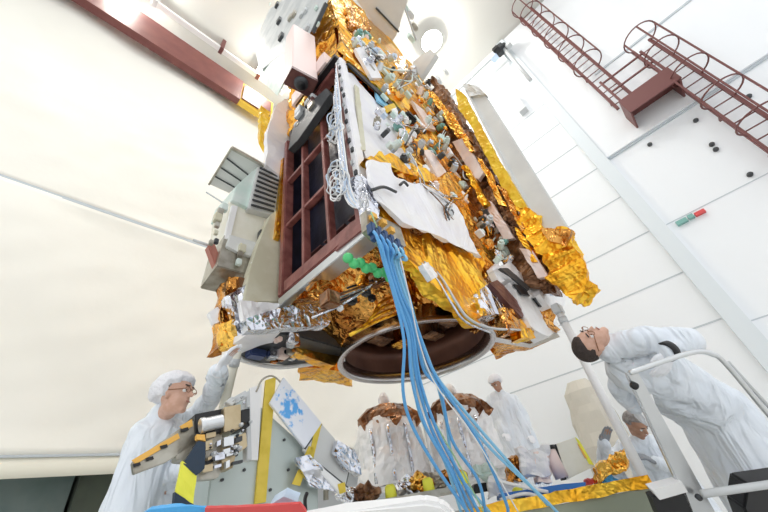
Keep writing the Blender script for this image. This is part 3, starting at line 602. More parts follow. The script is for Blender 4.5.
# ------------------------------------------------------------------ poles of the stand
def pole(lab, p0, p1, r, m, d):
    t = thing('support_pole', lab, 'pole', (p0[0], p0[1], p0[2]))
    tube('shaft', [p0, p1], r, m, t, 12); dd = (V(p1)-V(p0)).normalized()
    tube('collar', [V(p1)-dd*.10, V(p1)-dd*.04], r*1.15, GREY, t, 12); tube('foot_sleeve', [V(p0), V(p0)+dd*.25], r*1.25, GREY, t, 12); return t
pt = POLE+V((0, 0, .0)); pole('round white pole standing right of the ring under the spacecraft corner', (pt.x, pt.y, 0), pt, .036, WHITE, 0)
pb, ptp = D(218, 430, 2.45), at(237, 352, y=2.34); dd = (pb-ptp); pf = ptp+dd*((ptp.z)/(-dd.z)) if dd.z < 0 else pb
pole('cream pole leaning beside the left worker under the spacecraft', (pf.x, pf.y, 0.0), ptp-V((0, 0, .0)), .033, CREAM, 0)

# ------------------------------------------------------------------ people
def remesh_parts(name, prims, voxel, m, parent, smooth_it=6):
    bm = bmesh.new()
    for pr_ in prims:
        if pr_[0] == 'cone':            # rounded cone between two balls
            _, a, b, ra, rb = pr_; a, b = V(a), V(b); nst = max(2, int((b-a).length/(min(ra, rb)*.5))+1)
            add_tube(bm, [a.lerp(b, k/nst) for k in range(nst+1)], [ra+(rb-ra)*k/nst for k in range(nst+1)], 12)
            for c_, r_ in ((a, ra), (b, rb)): bmesh.ops.create_icosphere(bm, subdivisions=2, radius=r_, matrix=Matrix.Translation(c_))
        else:                           # ellipsoid with axes
            _, c_, M, rad = pr_
            bmesh.ops.create_icosphere(bm, subdivisions=3, radius=1, matrix=Matrix.Translation(c_) @ M.to_4x4() @ Matrix.Diagonal((*rad, 1)))
    me = bpy.data.meshes.new('tmp'); bm.to_mesh(me); bm.free()
    o = bpy.data.objects.new('tmp', me); C.objects.link(o)
    r = o.modifiers.new('r', 'REMESH'); r.mode = 'VOXEL'; r.voxel_size = voxel
    s = o.modifiers.new('s', 'SMOOTH'); s.factor = .5; s.iterations = smooth_it
    bpy.context.view_layer.update(); dg = bpy.context.evaluated_depsgraph_get()
    me2 = bpy.data.meshes.new_from_object(o.evaluated_get(dg)); me2.materials.clear(); bpy.data.objects.remove(o); bpy.data.meshes.remove(me)
    return link(name, me2, m, parent, smooth=True)
def axes(f, u):
    f = V(f).normalized(); u = V(u); u = (u-f*u.dot(f)).normalized(); s = f.cross(u)
    return f, u, s, Matrix((f, s, u)).transposed()       # local x = face direction, y = side, z = up
def hand_prims(wrist, d, palm_n, s=1.0, curl=.5):
    # wrist point, direction of the fingers, palm normal (side the fingers curl to)
    d = V(d).normalized(); nn = V(palm_n); nn = (nn-d*nn.dot(d)).normalized(); sd = d.cross(nn); out = []
    for k in range(4):
        o_ = (k-1.5)*.021*s; out.append(('cone', wrist+sd*o_*.6, wrist+d*.085*s+sd*o_, .014*s, .011*s))
        Lf = (.072, .082, .076, .060)[k]*s; a = wrist+d*.085*s+sd*o_
        d1 = (d+nn*curl*.5).normalized(); d2 = (d+nn*curl*1.3).normalized(); b = a+d1*Lf*.5; c_ = b+d2*Lf*.5
        out += [('cone', a, b, .0095*s, .0085*s), ('cone', b, c_, .0085*s, .007*s)]
    th = wrist+d*.025*s-sd*.028*s; e = th+(d-sd*.9+nn*.3).normalized()*.035*s; g = e+(d*1.2-sd*.3+nn*.4).normalized()*.032*s
    out += [('cone', wrist, th, .016*s, .013*s), ('cone', th, e, .012*s, .011*s), ('cone', e, g, .010*s, .008*s)]
    return out
def head(c_, f, u, s=1.0):
    f, u, sd, M = axes(f, u); P = []
    P.append(('ell', c_+u*.03*s-f*.012*s, M, (.098*s, .076*s, .092*s)))            # skull
    P.append(('ell', c_-u*.035*s+f*.018*s, M, (.070*s, .060*s, .082*s)))           # face
    P.append(('ell', c_-u*.098*s+f*.058*s, M, (.026*s, .030*s, .022*s)))           # chin
    P.append(('cone', c_+u*.018*s+f*.082*s, c_-u*.022*s+f*.108*s, .009*s, .014*s))   # nose
    P.append(('cone', c_+u*.03*s+f*.080*s+sd*.03*s, c_+u*.03*s+f*.080*s-sd*.03*s, .013*s, .013*s))   # brow
    P.append(('cone', c_-u*.056*s+f*.082*s+sd*.014*s, c_-u*.056*s+f*.082*s-sd*.014*s, .008*s, .008*s)) # lips
    for k in (-1, 1): P.append(('ell', c_+sd*k*.075*s-f*.008*s-u*.01*s, M, (.018*s, .010*s, .032*s)))  # ears
    return P, f, u, sd, M
def person(label, hc, f, u, neck, sh, arms, hips, legs, skin, coat, scale=1.0, cap=None, hair=None, glasses=False, chest=.15, skirt=None, gl=GLOVE, vox=.009, beard=None, crown=False):
    base = hips[0].lerp(hips[1], .5); t = thing('person', label, 'person', (base.x, base.y, base.z-.9 if base.z > 1.2 else 0))
    P, f, u, sd, M = head(hc, f, u, scale); up = (neck-(hips[0]+hips[1])/2).normalized()
    mid = (hips[0]+hips[1])/2; P.append(('cone', hc-u*.06*scale-f*.015, neck, .052*scale, .056*scale))
    P.append(('cone', neck, mid.lerp(neck, .7), .06, chest*.75)); P.append(('cone', mid.lerp(neck, .7), mid, chest*.75, chest*.72))
    for k, (el, wr, hd, pn, curl) in enumerate(arms):
        P += [('cone', neck, sh[k], .05, .045), ('cone', sh[k], el, .045, .036), ('cone', el, wr, .036, .025)]
        P += hand_prims(wr, hd, pn, scale, curl)
    for h_, (kn, an) in zip(hips, legs):
        P += [('cone', h_, kn, .075, .05), ('cone', kn, an, .05, .035), ('cone', an+V((0, 0, -.04)), an+f*.14*0+V((f.x, f.y, 0)).normalized()*.15+V((0, 0, -.05)), .035, .03)]
    body = remesh_parts('body', P, vox, skin, t)
    Q = []
    ax = (sh[0]-sh[1]).normalized()
    Q.append(('cone', neck, mid.lerp(neck, .75), .075, chest))
    Q.append(('cone', sh[0], sh[1], .075, .075))
    for k in (0, 1):
        a = mid.lerp(neck, .72)+ax*(.07 if k == 0 else -.07); b2 = hips[k]+(hips[k]-mid)*.3
        Q.append(('cone', a, b2, chest*.85, chest*.92)); Q.append(('cone', neck, sh[k], .07, .082))
        if skirt:
            kn = legs[k][0]; Q.append(('cone', b2, kn.lerp(legs[k][1], skirt), chest*.95, chest*1.15))
        else:
            Q += [('cone', hips[k], legs[k][0], .11, .085), ('cone', legs[k][0], legs[k][1], .085, .065)]
    Q.append(('cone', hips[0], hips[1], chest*.9, chest*.9)); Q.append(('cone', neck, hc.lerp(neck, .74), .095, .078*scale))
    if skirt:
        Q.append(('cone', mid, legs[0][0].lerp(legs[1][0], .5).lerp(legs[0][1].lerp(legs[1][1], .5), skirt), chest, chest*1.25))
    for k, (el, wr, hd, pn, curl) in enumerate(arms):
        Q += [('cone', sh[k], el, .078, .066), ('cone', el, el.lerp(wr, .97), .066, .05)]
    cc_ = remesh_parts('coverall', Q, vox*1.5, coat, t, 8)
    for v in cc_.data.vertices:
        p = v.co*7; p.z *= .45; v.co += v.normal*(abs(noise.noise(p))*.036-.004) + v.normal*abs(noise.noise(p*1.9))*.012
    for k, (el, wr, hd, pn, curl) in enumerate(arms):
        d_ = (wr-el).normalized(); tube('cuff', [wr-d_*.05, wr+d_*.0], [.052, .044], GLOVE if gl is GLOVE else coat, t, 12)
        gp = hand_prims(wr, hd, pn, scale*1.06, curl); gp = [(q[0], q[1], q[2], q[3]*1.12, q[4]*1.12) for q in gp]
        remesh_parts('glove', gp, .005, gl, t, 2)
    tube('collar', [hc.lerp(neck, .60), hc.lerp(neck, .8), neck+(neck-hc)*.1], [.070*scale, .078*scale, .10], coat, t, 16)
    for k in (-1, 1):
        e = hc+u*.008*scale+f*.074*scale+sd*k*.031*scale
        eb = bmesh.new(); bmesh.ops.create_icosphere(eb, subdivisions=2, radius=.0125*scale, matrix=Matrix.Translation(e)); eo = link('eye', bm2(eb, 'eye'), WHITE, t, smooth=True)
        eb = bmesh.new(); bmesh.ops.create_icosphere(eb, subdivisions=2, radius=.006*scale, matrix=Matrix.Translation(e+f*.009*scale)); link('iris', bm2(eb, 'iris'), HAIR, eo, smooth=True)
        tube('eyebrow', [hc+u*.034*scale+f*.094*scale+sd*k*.014*scale, hc+u*.036*scale+f*.084*scale+sd*k*.045*scale], .004*scale, HAIR, t, 6)
    tube('mouth', [hc-u*.056*scale+f*.0905*scale+sd*.018*scale, hc-u*.056*scale+f*.0925*scale, hc-u*.056*scale+f*.0905*scale-sd*.018*scale], .0035*scale, mat('lip', (.40, .16, .13), 0, .5) if 'lip' not in MATS else MATS['lip'], t, 6)
    if hair:
        bm = bmesh.new(); bmesh.ops.create_icosphere(bm, subdivisions=4, radius=1)
        for v in bm.verts:
            lim = -.05 if v.co.x < .25 else .42
            if v.co.z < lim-.5*max(0, -v.co.x-.2): v.co *= .80
        bm.transform(Matrix.Translation(hc+u*.034*scale-f*.016*scale) @ M.to_4x4() @ Matrix.Diagonal((.105*scale, .084*scale, .098*scale, 1)))
        link('hair', bm2(bm, 'hair'), hair, t, smooth=True)
    if cap:
        bm = bmesh.new(); bmesh.ops.create_icosphere(bm, subdivisions=4, radius=1)
        for v in bm.verts:
            lim = .16 if v.co.x > .2 else -.55
            if v.co.x > .2: lim = .10+.35*(v.co.x-.2)
            k = noise.noise(v.co*5)*.05
            if v.co.z < lim: v.co *= .72
            else: v.co *= 1+k
        bm.transform(Matrix.Translation(hc+u*.038*scale-f*.028*scale) @ M.to_4x4() @ Matrix.Diagonal((.140*scale, .108*scale, .118*scale, 1)))
        link('cap', bm2(bm, 'cap'), cap, t, smooth=True)
    if glasses:
        for k in (-1, 1):
            e = hc+u*.008*scale+f*.098*scale+sd*k*.033*scale; pts = [e+(sd*math.cos(a)*.024+u*math.sin(a)*.017)*scale for a in [i*2*math.pi/12 for i in range(13)]]
            tube('glasses_rim', pts, .002*scale, LENS, t, 6); tube('glasses_temple', [e+sd*k*.022*scale, hc+u*.012*scale-f*.01*scale+sd*k*.080*scale], .003*scale, LENS, t, 6)
        tube('glasses_bridge', [hc+u*.012*scale+f*.1*scale+sd*.01, hc+u*.012*scale+f*.1*scale-sd*.01], .003*scale, LENS, t, 6)
    if crown: pass
    return t
def dn(p, d): return V((p.x, p.y, p.z-d))
# left worker: profile to the right, left arm raised to the spacecraft corner
hd_ = 2.42; hc = D(176, 395, hd_-.12); nk = D(163, 417, hd_-.05)
fwd = CX*.985 + CZ*.17; fwd.z = .0
sR, sL = D(143, 433, 2.25), D(190, 424, 2.6)
hipc = dn((sR+sL)/2, .52)+V((-.02, -.03, 0)); ax_ = (sR-sL).normalized()*.10
hipR, hipL = hipc+ax_, hipc-ax_
person('worker in white coverall, bouffant cap and glasses reaching up to the spacecraft corner at left', hc, fwd, V((-.0, 0, 1))+CX*.05, nk, (sR, sL),
       ((D(160, 482, 2.22), D(192, 462, 2.12), D(205, 455, 2.05)-D(192, 462, 2.12), -CY, .8), (D(212, 396, 2.6), at(219, 370, y=2.15), at(229, 355, y=2.1)-at(219, 370, y=2.15), CX, .5)),
       (hipR, hipL), ((dn(hipR, .42), dn(hipR, .80)), (dn(hipL, .42), dn(hipL, .80))), SKIN, COAT, 1.08, cap=CAP, hair=HAIRG, glasses=True, chest=.165)
# right worker: leaning in and looking up, hand on the rail
hc = D(592, 343, 2.25); nk = D(612, 348, 2.27)
hipc = D(712, 412, 2.45); sR, sL = D(640, 340, 2.12), D(628, 352, 2.5)
axv = (sR-sL).normalized()*.11
person('worker in long white coat leaning over the guardrail and looking up at the spacecraft', hc, (-CX*.35+CY*.95+CZ*.25), (-CX*.95-CY*.25), nk, (sR, sL),
       ((D(690, 340, 2.05), D(668, 352, 2.0), D(662, 372, 2.0)-D(668, 352, 2.0), CZ*-1, .6), (D(618, 388, 2.5), D(634, 408, 2.5), D(642, 422, 2.5)-D(634, 408, 2.5), CX, .4)),
       (hipc+axv, hipc-axv), ((dn(hipc+axv, .42), dn(hipc+axv, .85)), (dn(hipc-axv, .42), dn(hipc-axv, .85))), SKIN, COAT, 1.0, hair=HAIR, glasses=True, chest=.20, skirt=.5)
o = lathe('wrist_watch', [(.044, -.018), (.058, -.018), (.058, .018), (.044, .018), (.044, -.018)], D(668, 351, 2.0), BLACK, seg=20, axis=(D(690, 340, 2.05)-D(668, 352, 2.0))); tag(o, 'black watch on the wrist of the leaning worker', 'watch')
# far worker on the platform
d3 = 5.6; hc = D(496, 384, d3); nk = D(501, 396, d3)
hipc = dn(nk, .55); s1 = nk+CX*-.17-V((0, 0, .06)); s2 = nk+CX*.19-V((0, 0, .06)); av = CX*.1
person('small distant worker in white hooded coverall standing behind the right wrapped cylinder', hc, CZ*.8-CX*.5-CY*.2, V((0, 0, 1)), nk, (s1, s2),
       ((s1+V((0, 0, -.27))-CX*.05, s1+V((0, 0, -.40))+CZ*.2, CZ, -CY, .5), (s2+V((0, 0, -.27))+CX*.08, s2+V((0, 0, -.45))+CZ*.15, CZ, -CY, .5)),
       (hipc-av, hipc+av), ((dn(hipc-av, .42), dn(hipc-av, .82)), (dn(hipc+av, .42), dn(hipc+av, .82))), SKIN2, COAT, 1.0, cap=CAP, chest=.18, skirt=.4, vox=.014)
zf = hipc.z-.82-.09
t = thing('rear_platform', 'white walkway platform carrying the distant worker', 'platform', (hipc.x, hipc.y, 0))
boxo('deck', (hipc.x-.9, hipc.x+.9, hipc.y-.9, hipc.y+.9, zf-.08, zf), WHITE, t)
for a_ in (-.8, .8):
    for b2 in (-.8, .8): boxo('leg', (hipc.x+a_-.04, hipc.x+a_+.04, hipc.y+b2-.04, hipc.y+b2+.04, 0, zf-.08), WHITE, t)
o = tube('dark_post', [D(519, 405, 6.1), D(531, 445, 6.1), D(538, 474, 6.1)], .035, DGREY); tag(o, 'thin dark post beside the distant worker', 'post')
# crouching worker between poles
d4 = 3.3; hc = D(636, 425, d4); nk = D(643, 441, d4+.03); s1, s2 = nk-CX*.17-CY*.07, nk+CX*.20-CY*.05; hipc = D(668, 485, d4+.1)
person('grey haired worker in white coat raising one gloved hand behind the white pole', hc, CZ*.85+CX*.28-CY*.12, CY*.97-CX*.22, nk, (s1, s2),
       ((D(604, 468, d4-.1), D(604, 444, d4-.15), CY+CX*.2, CZ, .3), (D(676, 470, d4-.15), D(655, 462, d4-.3), -CX*.6+CY*.3, -CY, .5)),
       (hipc-CX*.1, hipc+CX*.1), ((dn(hipc-CX*.1, .25)+CZ*.1, dn(hipc-CX*.1, .55)), (dn(hipc+CX*.1, .25)+CZ*.1, dn(hipc+CX*.1, .55))), SKIN2, COAT, 1.0, hair=HAIRG, chest=.17, skirt=.3, gl=GLOVEG, vox=.011)

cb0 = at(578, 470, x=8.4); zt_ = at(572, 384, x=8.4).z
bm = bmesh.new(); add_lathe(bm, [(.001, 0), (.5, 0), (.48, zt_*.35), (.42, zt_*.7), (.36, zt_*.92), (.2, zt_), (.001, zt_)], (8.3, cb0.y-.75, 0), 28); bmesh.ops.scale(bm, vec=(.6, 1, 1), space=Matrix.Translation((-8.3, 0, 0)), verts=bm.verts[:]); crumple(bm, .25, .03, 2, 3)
o = origin(link('beige_patch_shape', bm2(bm, 'added'), mat('patch_beige', (.62, .59, .52), 0, .8, .1, 5))); tag(o, 'added tall beige shape against the white wall behind the worktable', 'shape')  # made-up solid shape, added for an unidentified beige patch on the wall
# ------------------------------------------------------------------ wrapped cylinders below the ring
def wrapped(lab, px, ptop, pbot, w, d, seed, knob):
    b = D(px[1], pbot, d); tpt = D(px[0], ptop, d); h = tpt.z-b.z; c = V((b.x, b.y, b.z)); r = w/F*d/2
    t = thing('wrapped_instrument', lab, 'instrument', c, 'foil wrapped instruments below the ring')
    bm = bmesh.new(); add_lathe(bm, [(.001, 0), (r*.98, 0), (r, h*.1), (r*.97, h*.35), (r*.96, h*.62), (r*.86, h*.78), (r*.74, h*.84), (.001, h*.84)], c, 28); crumple(bm, .09, .03, 4, seed); link('white_wrap', bm2(bm, 'wrap'), WSILV, t)
    bm = bmesh.new(); add_lathe(bm, [(.001, h*.78), (r*.88, h*.76), (r*.84, h*.86), (r*.62, h*.96), (r*.3, h), (.001, h)], c, 24); crumple(bm, .07, .015, 7, seed+1); link('brown_hood', bm2(bm, 'hood'), BROWN, t)
    for k in range(5):
        a = math.atan2(-c.y, -c.x)+(k-2)*.45+.2; p = c+V((math.cos(a), math.sin(a), 0))*r*.92+V((0, 0, h*.72)); q2 = c+V((math.cos(a+.2), math.sin(a+.2), 0))*r*.7+V((0, 0, h*.94))
        foilslab('hood_flap', [p+V((0, 0, -.1)), p+V((.08, -.08, 0)), q2, p+V((-.04, .1, .08))], (.02, .02, 0), BROWN, t, cell=.04, amp=.012, seed=k)
    kc = D(knob[0], knob[1], d-.1); bm = bmesh.new(); bmesh.ops.create_icosphere(bm, subdivisions=3, radius=.085, matrix=Matrix.Translation(V((c.x, c.y, c.z+h+.06))) @ Matrix.Diagonal((.9, .9, 1.3, 1))); crumple(bm, .05, .01, 10, seed); link('white_cap', bm2(bm, 'wc'), WFOIL, t)
    for k in range(3):
        a = math.atan2(-c.y, -c.x)+(k-1)*.5; p = c+V((math.cos(a), math.sin(a), 0))*r*.99
        tube('wrap_fold', curve_pts([p+V((0, 0, .03)), p+V((.01, .0, h*.3)), p+V((0, 0, h*.65))], 10), .02, SILV, t, 6)
wrapped('left cylinder wrapped in white foil with a brown hood, below the ring', (392, 396), 390, 486, 74, 4.0, 1, (390, 388))
wrapped('right cylinder wrapped in white foil with a brown hood, below the ring', (464, 474), 379, 482, 74, 4.0, 5, (455, 380))
t = thing('rear_workbench', 'white workbench under the wrapped cylinders', 'workbench', (3.3, 2.6, 0))
zb = D(396, 486, 4.0).z
ba, bb_ = D(365, 486, 4.0), D(506, 482, 4.0); ba.z = bb_.z = zb-.03; bn = V((-(bb_-ba).y, (bb_-ba).x, 0)).normalized()
slab('bench_top', [ba-bn*.42, bb_-bn*.42, bb_+bn*.42, ba+bn*.42], V((0, 0, .025)), WHITE, t)
for p in (ba, bb_):
    for sg in (-.36, .36): q_ = p+bn*sg; boxo('leg', (q_.x-.03, q_.x+.03, q_.y-.03, q_.y+.03, 0, zb-.03), WHITE, t)

# ------------------------------------------------------------------ left equipment cabinet and bracket
cdir = (D(330, 480, 2.1)-D(215, 480, 1.75)); cdir.z = 0
e0, e1 = D(210, 480, 1.72), D(318, 480, 2.05); ztop = D(262, 384, 1.88).z
t = thing('equipment_cabinet', 'grey green equipment cabinet with a yellow taped stripe in front of the cream curtain', 'cabinet', ((e0.x+e1.x)/2, (e0.y+e1.y)/2, 0))
nrm = V((-(e1-e0).y, (e1-e0).x, 0)).normalized()
if nrm.dot(e0) < 0: nrm = -nrm
q = [V((e0.x, e0.y, 0)), V((e1.x, e1.y, 0)), V((e1.x, e1.y, D(324, 452, 2.05).z)), D(290, 410, 1.97), D(270, 378, 1.9), D(251, 384, 1.84), D(248, 402, 1.83), V((e0.x, e0.y, D(208, 440, 1.72).z))]
def proj(p): return p - nrm*((p-e0).dot(nrm))
q = [proj(p) for p in q]; slab('side_panel', q, nrm*.35, GGREY, t, bevel=.008)
def onp(px, py, off=0):
    r = ray(px, py); o_ = V((0, 0, H)); k = ((e0-nrm*off)-o_).dot(nrm)/r.dot(nrm); return o_+r*k
slab('yellow_stripe', [onp(a, b, .02) for a, b in ((266, 380), (276, 377), (266, 502), (255, 504))], nrm*.018, YELLOW, t)
slab('white_edge', [onp(a, b, .02) for a, b in ((250, 388), (262, 384), (258, 460), (249, 460))], nrm*.018, WHITE, t)
for k, (a, b) in enumerate(((284, 440), (288, 470), (247, 440), (244, 470), (270, 490), (222, 480), (236, 455))):
    lathe('rivet', [(.001, 0), (.008, 0), (.008, .008), (.001, .008)], onp(a, b, .002), DGREY, t, 10, axis=-nrm)
tube('grey_post', [onp(325, 450, .02), onp(326, 500, .02)], .015, OLIVE, t)
tube('arch_trim', curve_pts([onp(a, b, .02) for a, b in ((256, 392), (262, 380), (272, 376), (282, 384), (300, 408), (324, 450))], 20), .006, OLIVE, t, 6)
def plate(lab, q, off, th, m, tapes, nm='cover_plate'):
    a = [onp(x_, y_, off) for x_, y_ in q]; c_ = sum(a, V())/len(a); t2 = thing(nm, lab, 'plate', (c_.x, c_.y, min(p.z for p in a)))
    slab('plate', a, nrm*th, m, t2, bevel=.003)
    slab('rim', [p+nrm*th*.3 for p in (a[1], a[2], a[2]+(a[2]-a[3]).normalized()*.01, a[1]+(a[2]-a[3]).normalized()*.01)], nrm*th*.6, DGREY, t2)
    for tq in tapes: slab('yellow_tape', [onp(x_, y_, off+.006) for x_, y_ in tq], nrm*.005, YELLOW, t2)
    return t2
plate('white plate smudged with blue, leaning against the grey green cabinet', ((284, 377), (322, 423), (305, 448), (270, 403)), .06, .025, BLUESMUDGE, [])
plate('lower grey white plate fixed with yellow tape on the grey green cabinet', ((322, 424), (352, 458), (344, 492), (303, 450)), .05, .025, PGREY, [((316, 423), (322, 423), (313, 460), (309, 458)), ((309, 446), (314, 448), (300, 486), (292, 484))])
plate('small plate with a gold square, lowest on the grey green cabinet', ((308, 458), (316, 462), (348, 488), (342, 496)), .10, .02, WHITE, [((338, 484), (345, 482), (346, 492), (340, 494))])
o = foilslab('crumpled_sheet', [onp(a, b, .10) for a, b in ((338, 440), (358, 452), (360, 474), (348, 470), (334, 455))], nrm*.04, SILV, cell=.03, amp=.015, seed=90); tag(o, 'crumpled silver sheet at the right end of the taped plates', 'foil sheet')
o = foilslab('crumpled_sheet', [onp(a, b, .09) for a, b in ((296, 458), (310, 455), (345, 494), (310, 486))], nrm*.03, SILV, cell=.03, amp=.012, seed=91); tag(o, 'crumpled silver sheet under the lower taped plate', 'foil sheet')
# bracket assembly
t = thing('actuator_bracket', 'bronze actuator bracket assembly in front of the left worker', 'bracket', tuple(onp(220, 455, .25)))
def bq(name, q, off, th, m, bev=.003): return slab(name, [onp(a, b, off) for a, b in q], nrm*th, m, t, bevel=bev)
bq('long_arm', ((132, 462), (192, 420), (198, 424), (200, 442), (166, 462), (134, 474)), .22, .04, OLIVE)
bq('arm_tape', ((132, 460), (178, 433), (180, 438), (136, 464)), .23, .01, ORANGE, 0)
bq('arm_tape', ((180, 426), (192, 419), (193, 426), (184, 431)), .23, .01, ORANGE, 0)
for (a, b) in ((137, 465), (150, 459), (164, 447), (185, 430)): bq('arm_slot', ((a-4, b-1), (a+3, b-3), (a+4, b), (a-3, b+2)), .235, .01, BLACK, 0)
bq('motor_housing', ((195, 414), (226, 408), (226, 432), (196, 436)), .24, .14, BLACK)
pa, pb2 = onp(200, 426, .30), onp(222, 421, .30); bm = bmesh.new(); add_lathe(bm, [(.001, 0), (.03, 0), (.034, .004), (.034, .02), (.030, .022), (.030, (pb2-pa).length), (.001, (pb2-pa).length)], pa, 24, pb2-pa); link('motor_cylinder', bm2(bm, 'mc'), ALU, t, smooth=False)
bq('bronze_block', ((224, 407), (241, 404), (241, 428), (224, 432)), .28, .18, BRZ)
bq('end_block', ((241, 410), (250, 408), (250, 426), (241, 428)), .26, .15, BLACK)
bq('centre_plate', ((178, 436), (222, 430), (224, 452), (196, 462), (176, 460)), .22, .08, OLIVE)
bq('lower_plate', ((200, 458), (228, 440), (246, 432), (248, 446), (214, 470), (202, 476)), .2, .06, BRZ)
bq('lower_block', ((222, 440), (240, 436), (233, 468), (222, 470)), .24, .1, BRZ)
bq('lower_bracket', ((198, 470), (216, 462), (222, 470), (218, 478), (200, 480)), .22, .06, OLIVE)
bq('thin_bar', ((204, 462), (222, 452), (222, 456), (206, 466)), .25, .02, BLACK, 0)
bq('rear_post', ((246, 392), (250, 390), (252, 460), (247, 460)), .2, .06, GREY)
random.seed(21)
for i in range(26):
    a, b = random.choice(((210, 450), (236, 435), (232, 448), (244, 420), (216, 466), (240, 398), (246, 402), (205, 445)))
    p = onp(a+random.uniform(-7, 7), b+random.uniform(-6, 6), .27); s = random.uniform(.004, .012)
    lathe('bolt', [(.001, 0), (s, 0), (s, s*1.6), (s*.6, s*1.8), (s*.6, s*3), (.001, s*3)], p, random.choice((ALU, SILV, DGREY, GREY)), t, 10, axis=-nrm)
for k_ in range(18):
    a_, b2_ = 198+(k_*29 % 48), 434+(k_*17 % 36); w_, h_ = 2+(k_ % 3)*1.5, 1.5+(k_ % 4)
    bq('small_fitting', ((a_-w_, b2_-h_+1), (a_+w_, b2_-h_-1), (a_+w_, b2_+h_-1), (a_-w_, b2_+h_+1)), .285, .03, (BLACK, ALU, BRZ, DGREY, SILV)[k_ % 5], .001)
bq('clip', ((232, 398), (246, 390), (248, 396), (236, 404)), .24, .04, GREY); bq('clip', ((226, 402), (232, 396), (238, 400), (232, 406)), .24, .04, PGREY)
tube('hose', curve_pts([onp(a, b, .2) for a, b in ((196, 462), (188, 468), (184, 480), (190, 492))], 14), .008, DGREY, t)
# striped strap
t = thing('striped_sleeve', 'black and yellow striped cloth sleeve hanging from the bronze bracket', 'sleeve', tuple(onp(186, 502, .32)))
def sq(name, q, m): foilslab(name, [onp(a, b, .32) for a, b in q], nrm*.03, m, t, cell=.03, amp=.006, seed=len(name))
sq('black_section', ((198, 440), (206, 442), (203, 468), (196, 474), (184, 464)), mat('navy_cloth', (.02, .04, .07), 0, .6))
sq('yellow_section', ((183, 462), (197, 476), (194, 505), (176, 492)), BYEL); sq('black_section', ((175, 492), (194, 504), (193, 516), (172, 516)), MATS['navy_cloth'])
sq('orange_section', ((197, 434), (206, 434), (207, 442), (197, 440)), ORANGE)

# ------------------------------------------------------------------ foreground
o = foilslab('blue_tarp', [D(a, b, 1.15) for a, b in ((134, 520), (150, 510), (190, 506), (212, 508), (216, 540), (134, 540))], -CZ*.012, SBLUE, cell=.02, amp=.006, seed=95); tag(o, 'bright blue plastic edge at the bottom left, nearest the camera', 'tarp')
o = foilslab('red_strap', [D(a, b, 1.12) for a, b in ((205, 508), (245, 507), (300, 503), (306, 512), (306, 540), (205, 540))], -CZ*.012, RED, cell=.02, amp=.003, seed=96); tag(o, 'red plastic edge beside the blue one at the bottom', 'strap')
o = foilslab('blue_clip', [D(a, b, 1.2) for a, b in ((270, 505), (284, 496), (298, 502), (296, 512), (272, 512))], -CZ*.05, PBLUE, cell=.02, amp=.004, seed=97); tag(o, 'pale blue crumpled film on the red strap', 'film')
o = tube('black_hook', curve_pts([D(a, b, 1.3) for a, b in ((307, 493), (305, 500), (306, 514))], 8), .007, BLACK); tag(o, 'small black hook in front of the grey green cabinet', 'hook')
t = thing('white_table', 'white rounded table end at the bottom centre, close to the camera', 'table', tuple(V((.7, .65, 0))))
q = [D(a, b, 1.2) for a, b in ((296, 520), (345, 513), (425, 502), (442, 505), (454, 514), (462, 530), (400, 550), (296, 550))]
slab('table_top', q, -CZ*.05, WHITE, t, bevel=.012)
cq = sum(q, V())/8-CZ*.06; boxo('pedestal', (cq.x-.05, cq.x+.05, cq.y-.05, cq.y+.05, 0, cq.z-.02), GREY, t)

# ------------------------------------------------------------------ right worktable with clutter
ZT = .835
A0, A1 = D(480, 508, 2.45), D(650, 484, 2.45); A0.z = A1.z = ZT
wd = (A1-A0).normalized(); wn = V((-wd.y, wd.x, 0)); wn = wn if wn.dot(A0) > 0 else -wn
A00 = A0-wd*.12
t = thing('worktable', 'grey worktable with a gold foil edge below the right worker', 'table', tuple(V(((A0+A1).x/2, (A0+A1).y/2, 0))))
slab('table_top', [A00, A1, A1+wn*.75, A00+wn*.75], V((0, 0, -.03)), GREY, t)
foilslab('gold_edge', [A00-wn*.01+V((0, 0, .015)), A1-wn*.01+V((0, 0, .015)), A1-wn*.01-V((0, 0, .06)), A00-wn*.01-V((0, 0, .06))], -wn*.02, YGOLD, t, cell=.05, amp=.008)
slab('front_panel', [A00+V((0, 0, -.06)), A1+V((0, 0, -.06)), A1+V((0, 0, -.8)), A00+V((0, 0, -.8))], wn*.03, mat('table_front', (.30, .33, .25), .3, .35), t)
for k in (0, .5, 1): p = A00.lerp(A1, k)+wn*.68; boxo('leg', (p.x-.04, p.x+.04, p.y-.04, p.y+.04, 0, ZT-.03), GREY, t)
def tp(px, py, dd=.3, dz=0):      # a point above the table on the plane dd behind its edge
    r = ray(px, py); o_ = V((0, 0, H)); k = ((A0+wn*dd)-o_).dot(wn)/r.dot(wn); return o_+r*k
o = slab('blue_tray', [tp(a, b, .08) for a, b in ((504, 493), (562, 484), (586, 482), (586, 488), (504, 500))], wn*.3, DBLUE, bevel=.004); tag(o, 'flat blue tray lying along the gold edged worktable', 'tray')
t = thing('tilted_box', 'cream box with a yellow stripe standing tilted on the worktable', 'box', tuple(tp(578, 480, .3)))
slab('box_body', [tp(a, b, .3) for a, b in ((556, 444), (576, 437), (595, 466), (566, 480))], wn*.12, CREAM, t, bevel=.005)
slab('yellow_stripe', [tp(a, b, .295) for a, b in ((575, 437), (579, 440), (594, 465), (589, 464))], wn*.004, BYEL, t); slab('orange_stripe', [tp(a, b, .29) for a, b in ((577, 443), (580, 446), (588, 459), (585, 458))], wn*.004, ORANGE, t)
slab('dark_side', [tp(a, b, .3) for a, b in ((553, 445), (556, 444), (568, 478), (565, 480))], wn*.1, BLACK, t)
t = thing('pink_canister', 'pale pink canister leaning left of the cream box', 'canister', tuple(tp(560, 478, .32)))
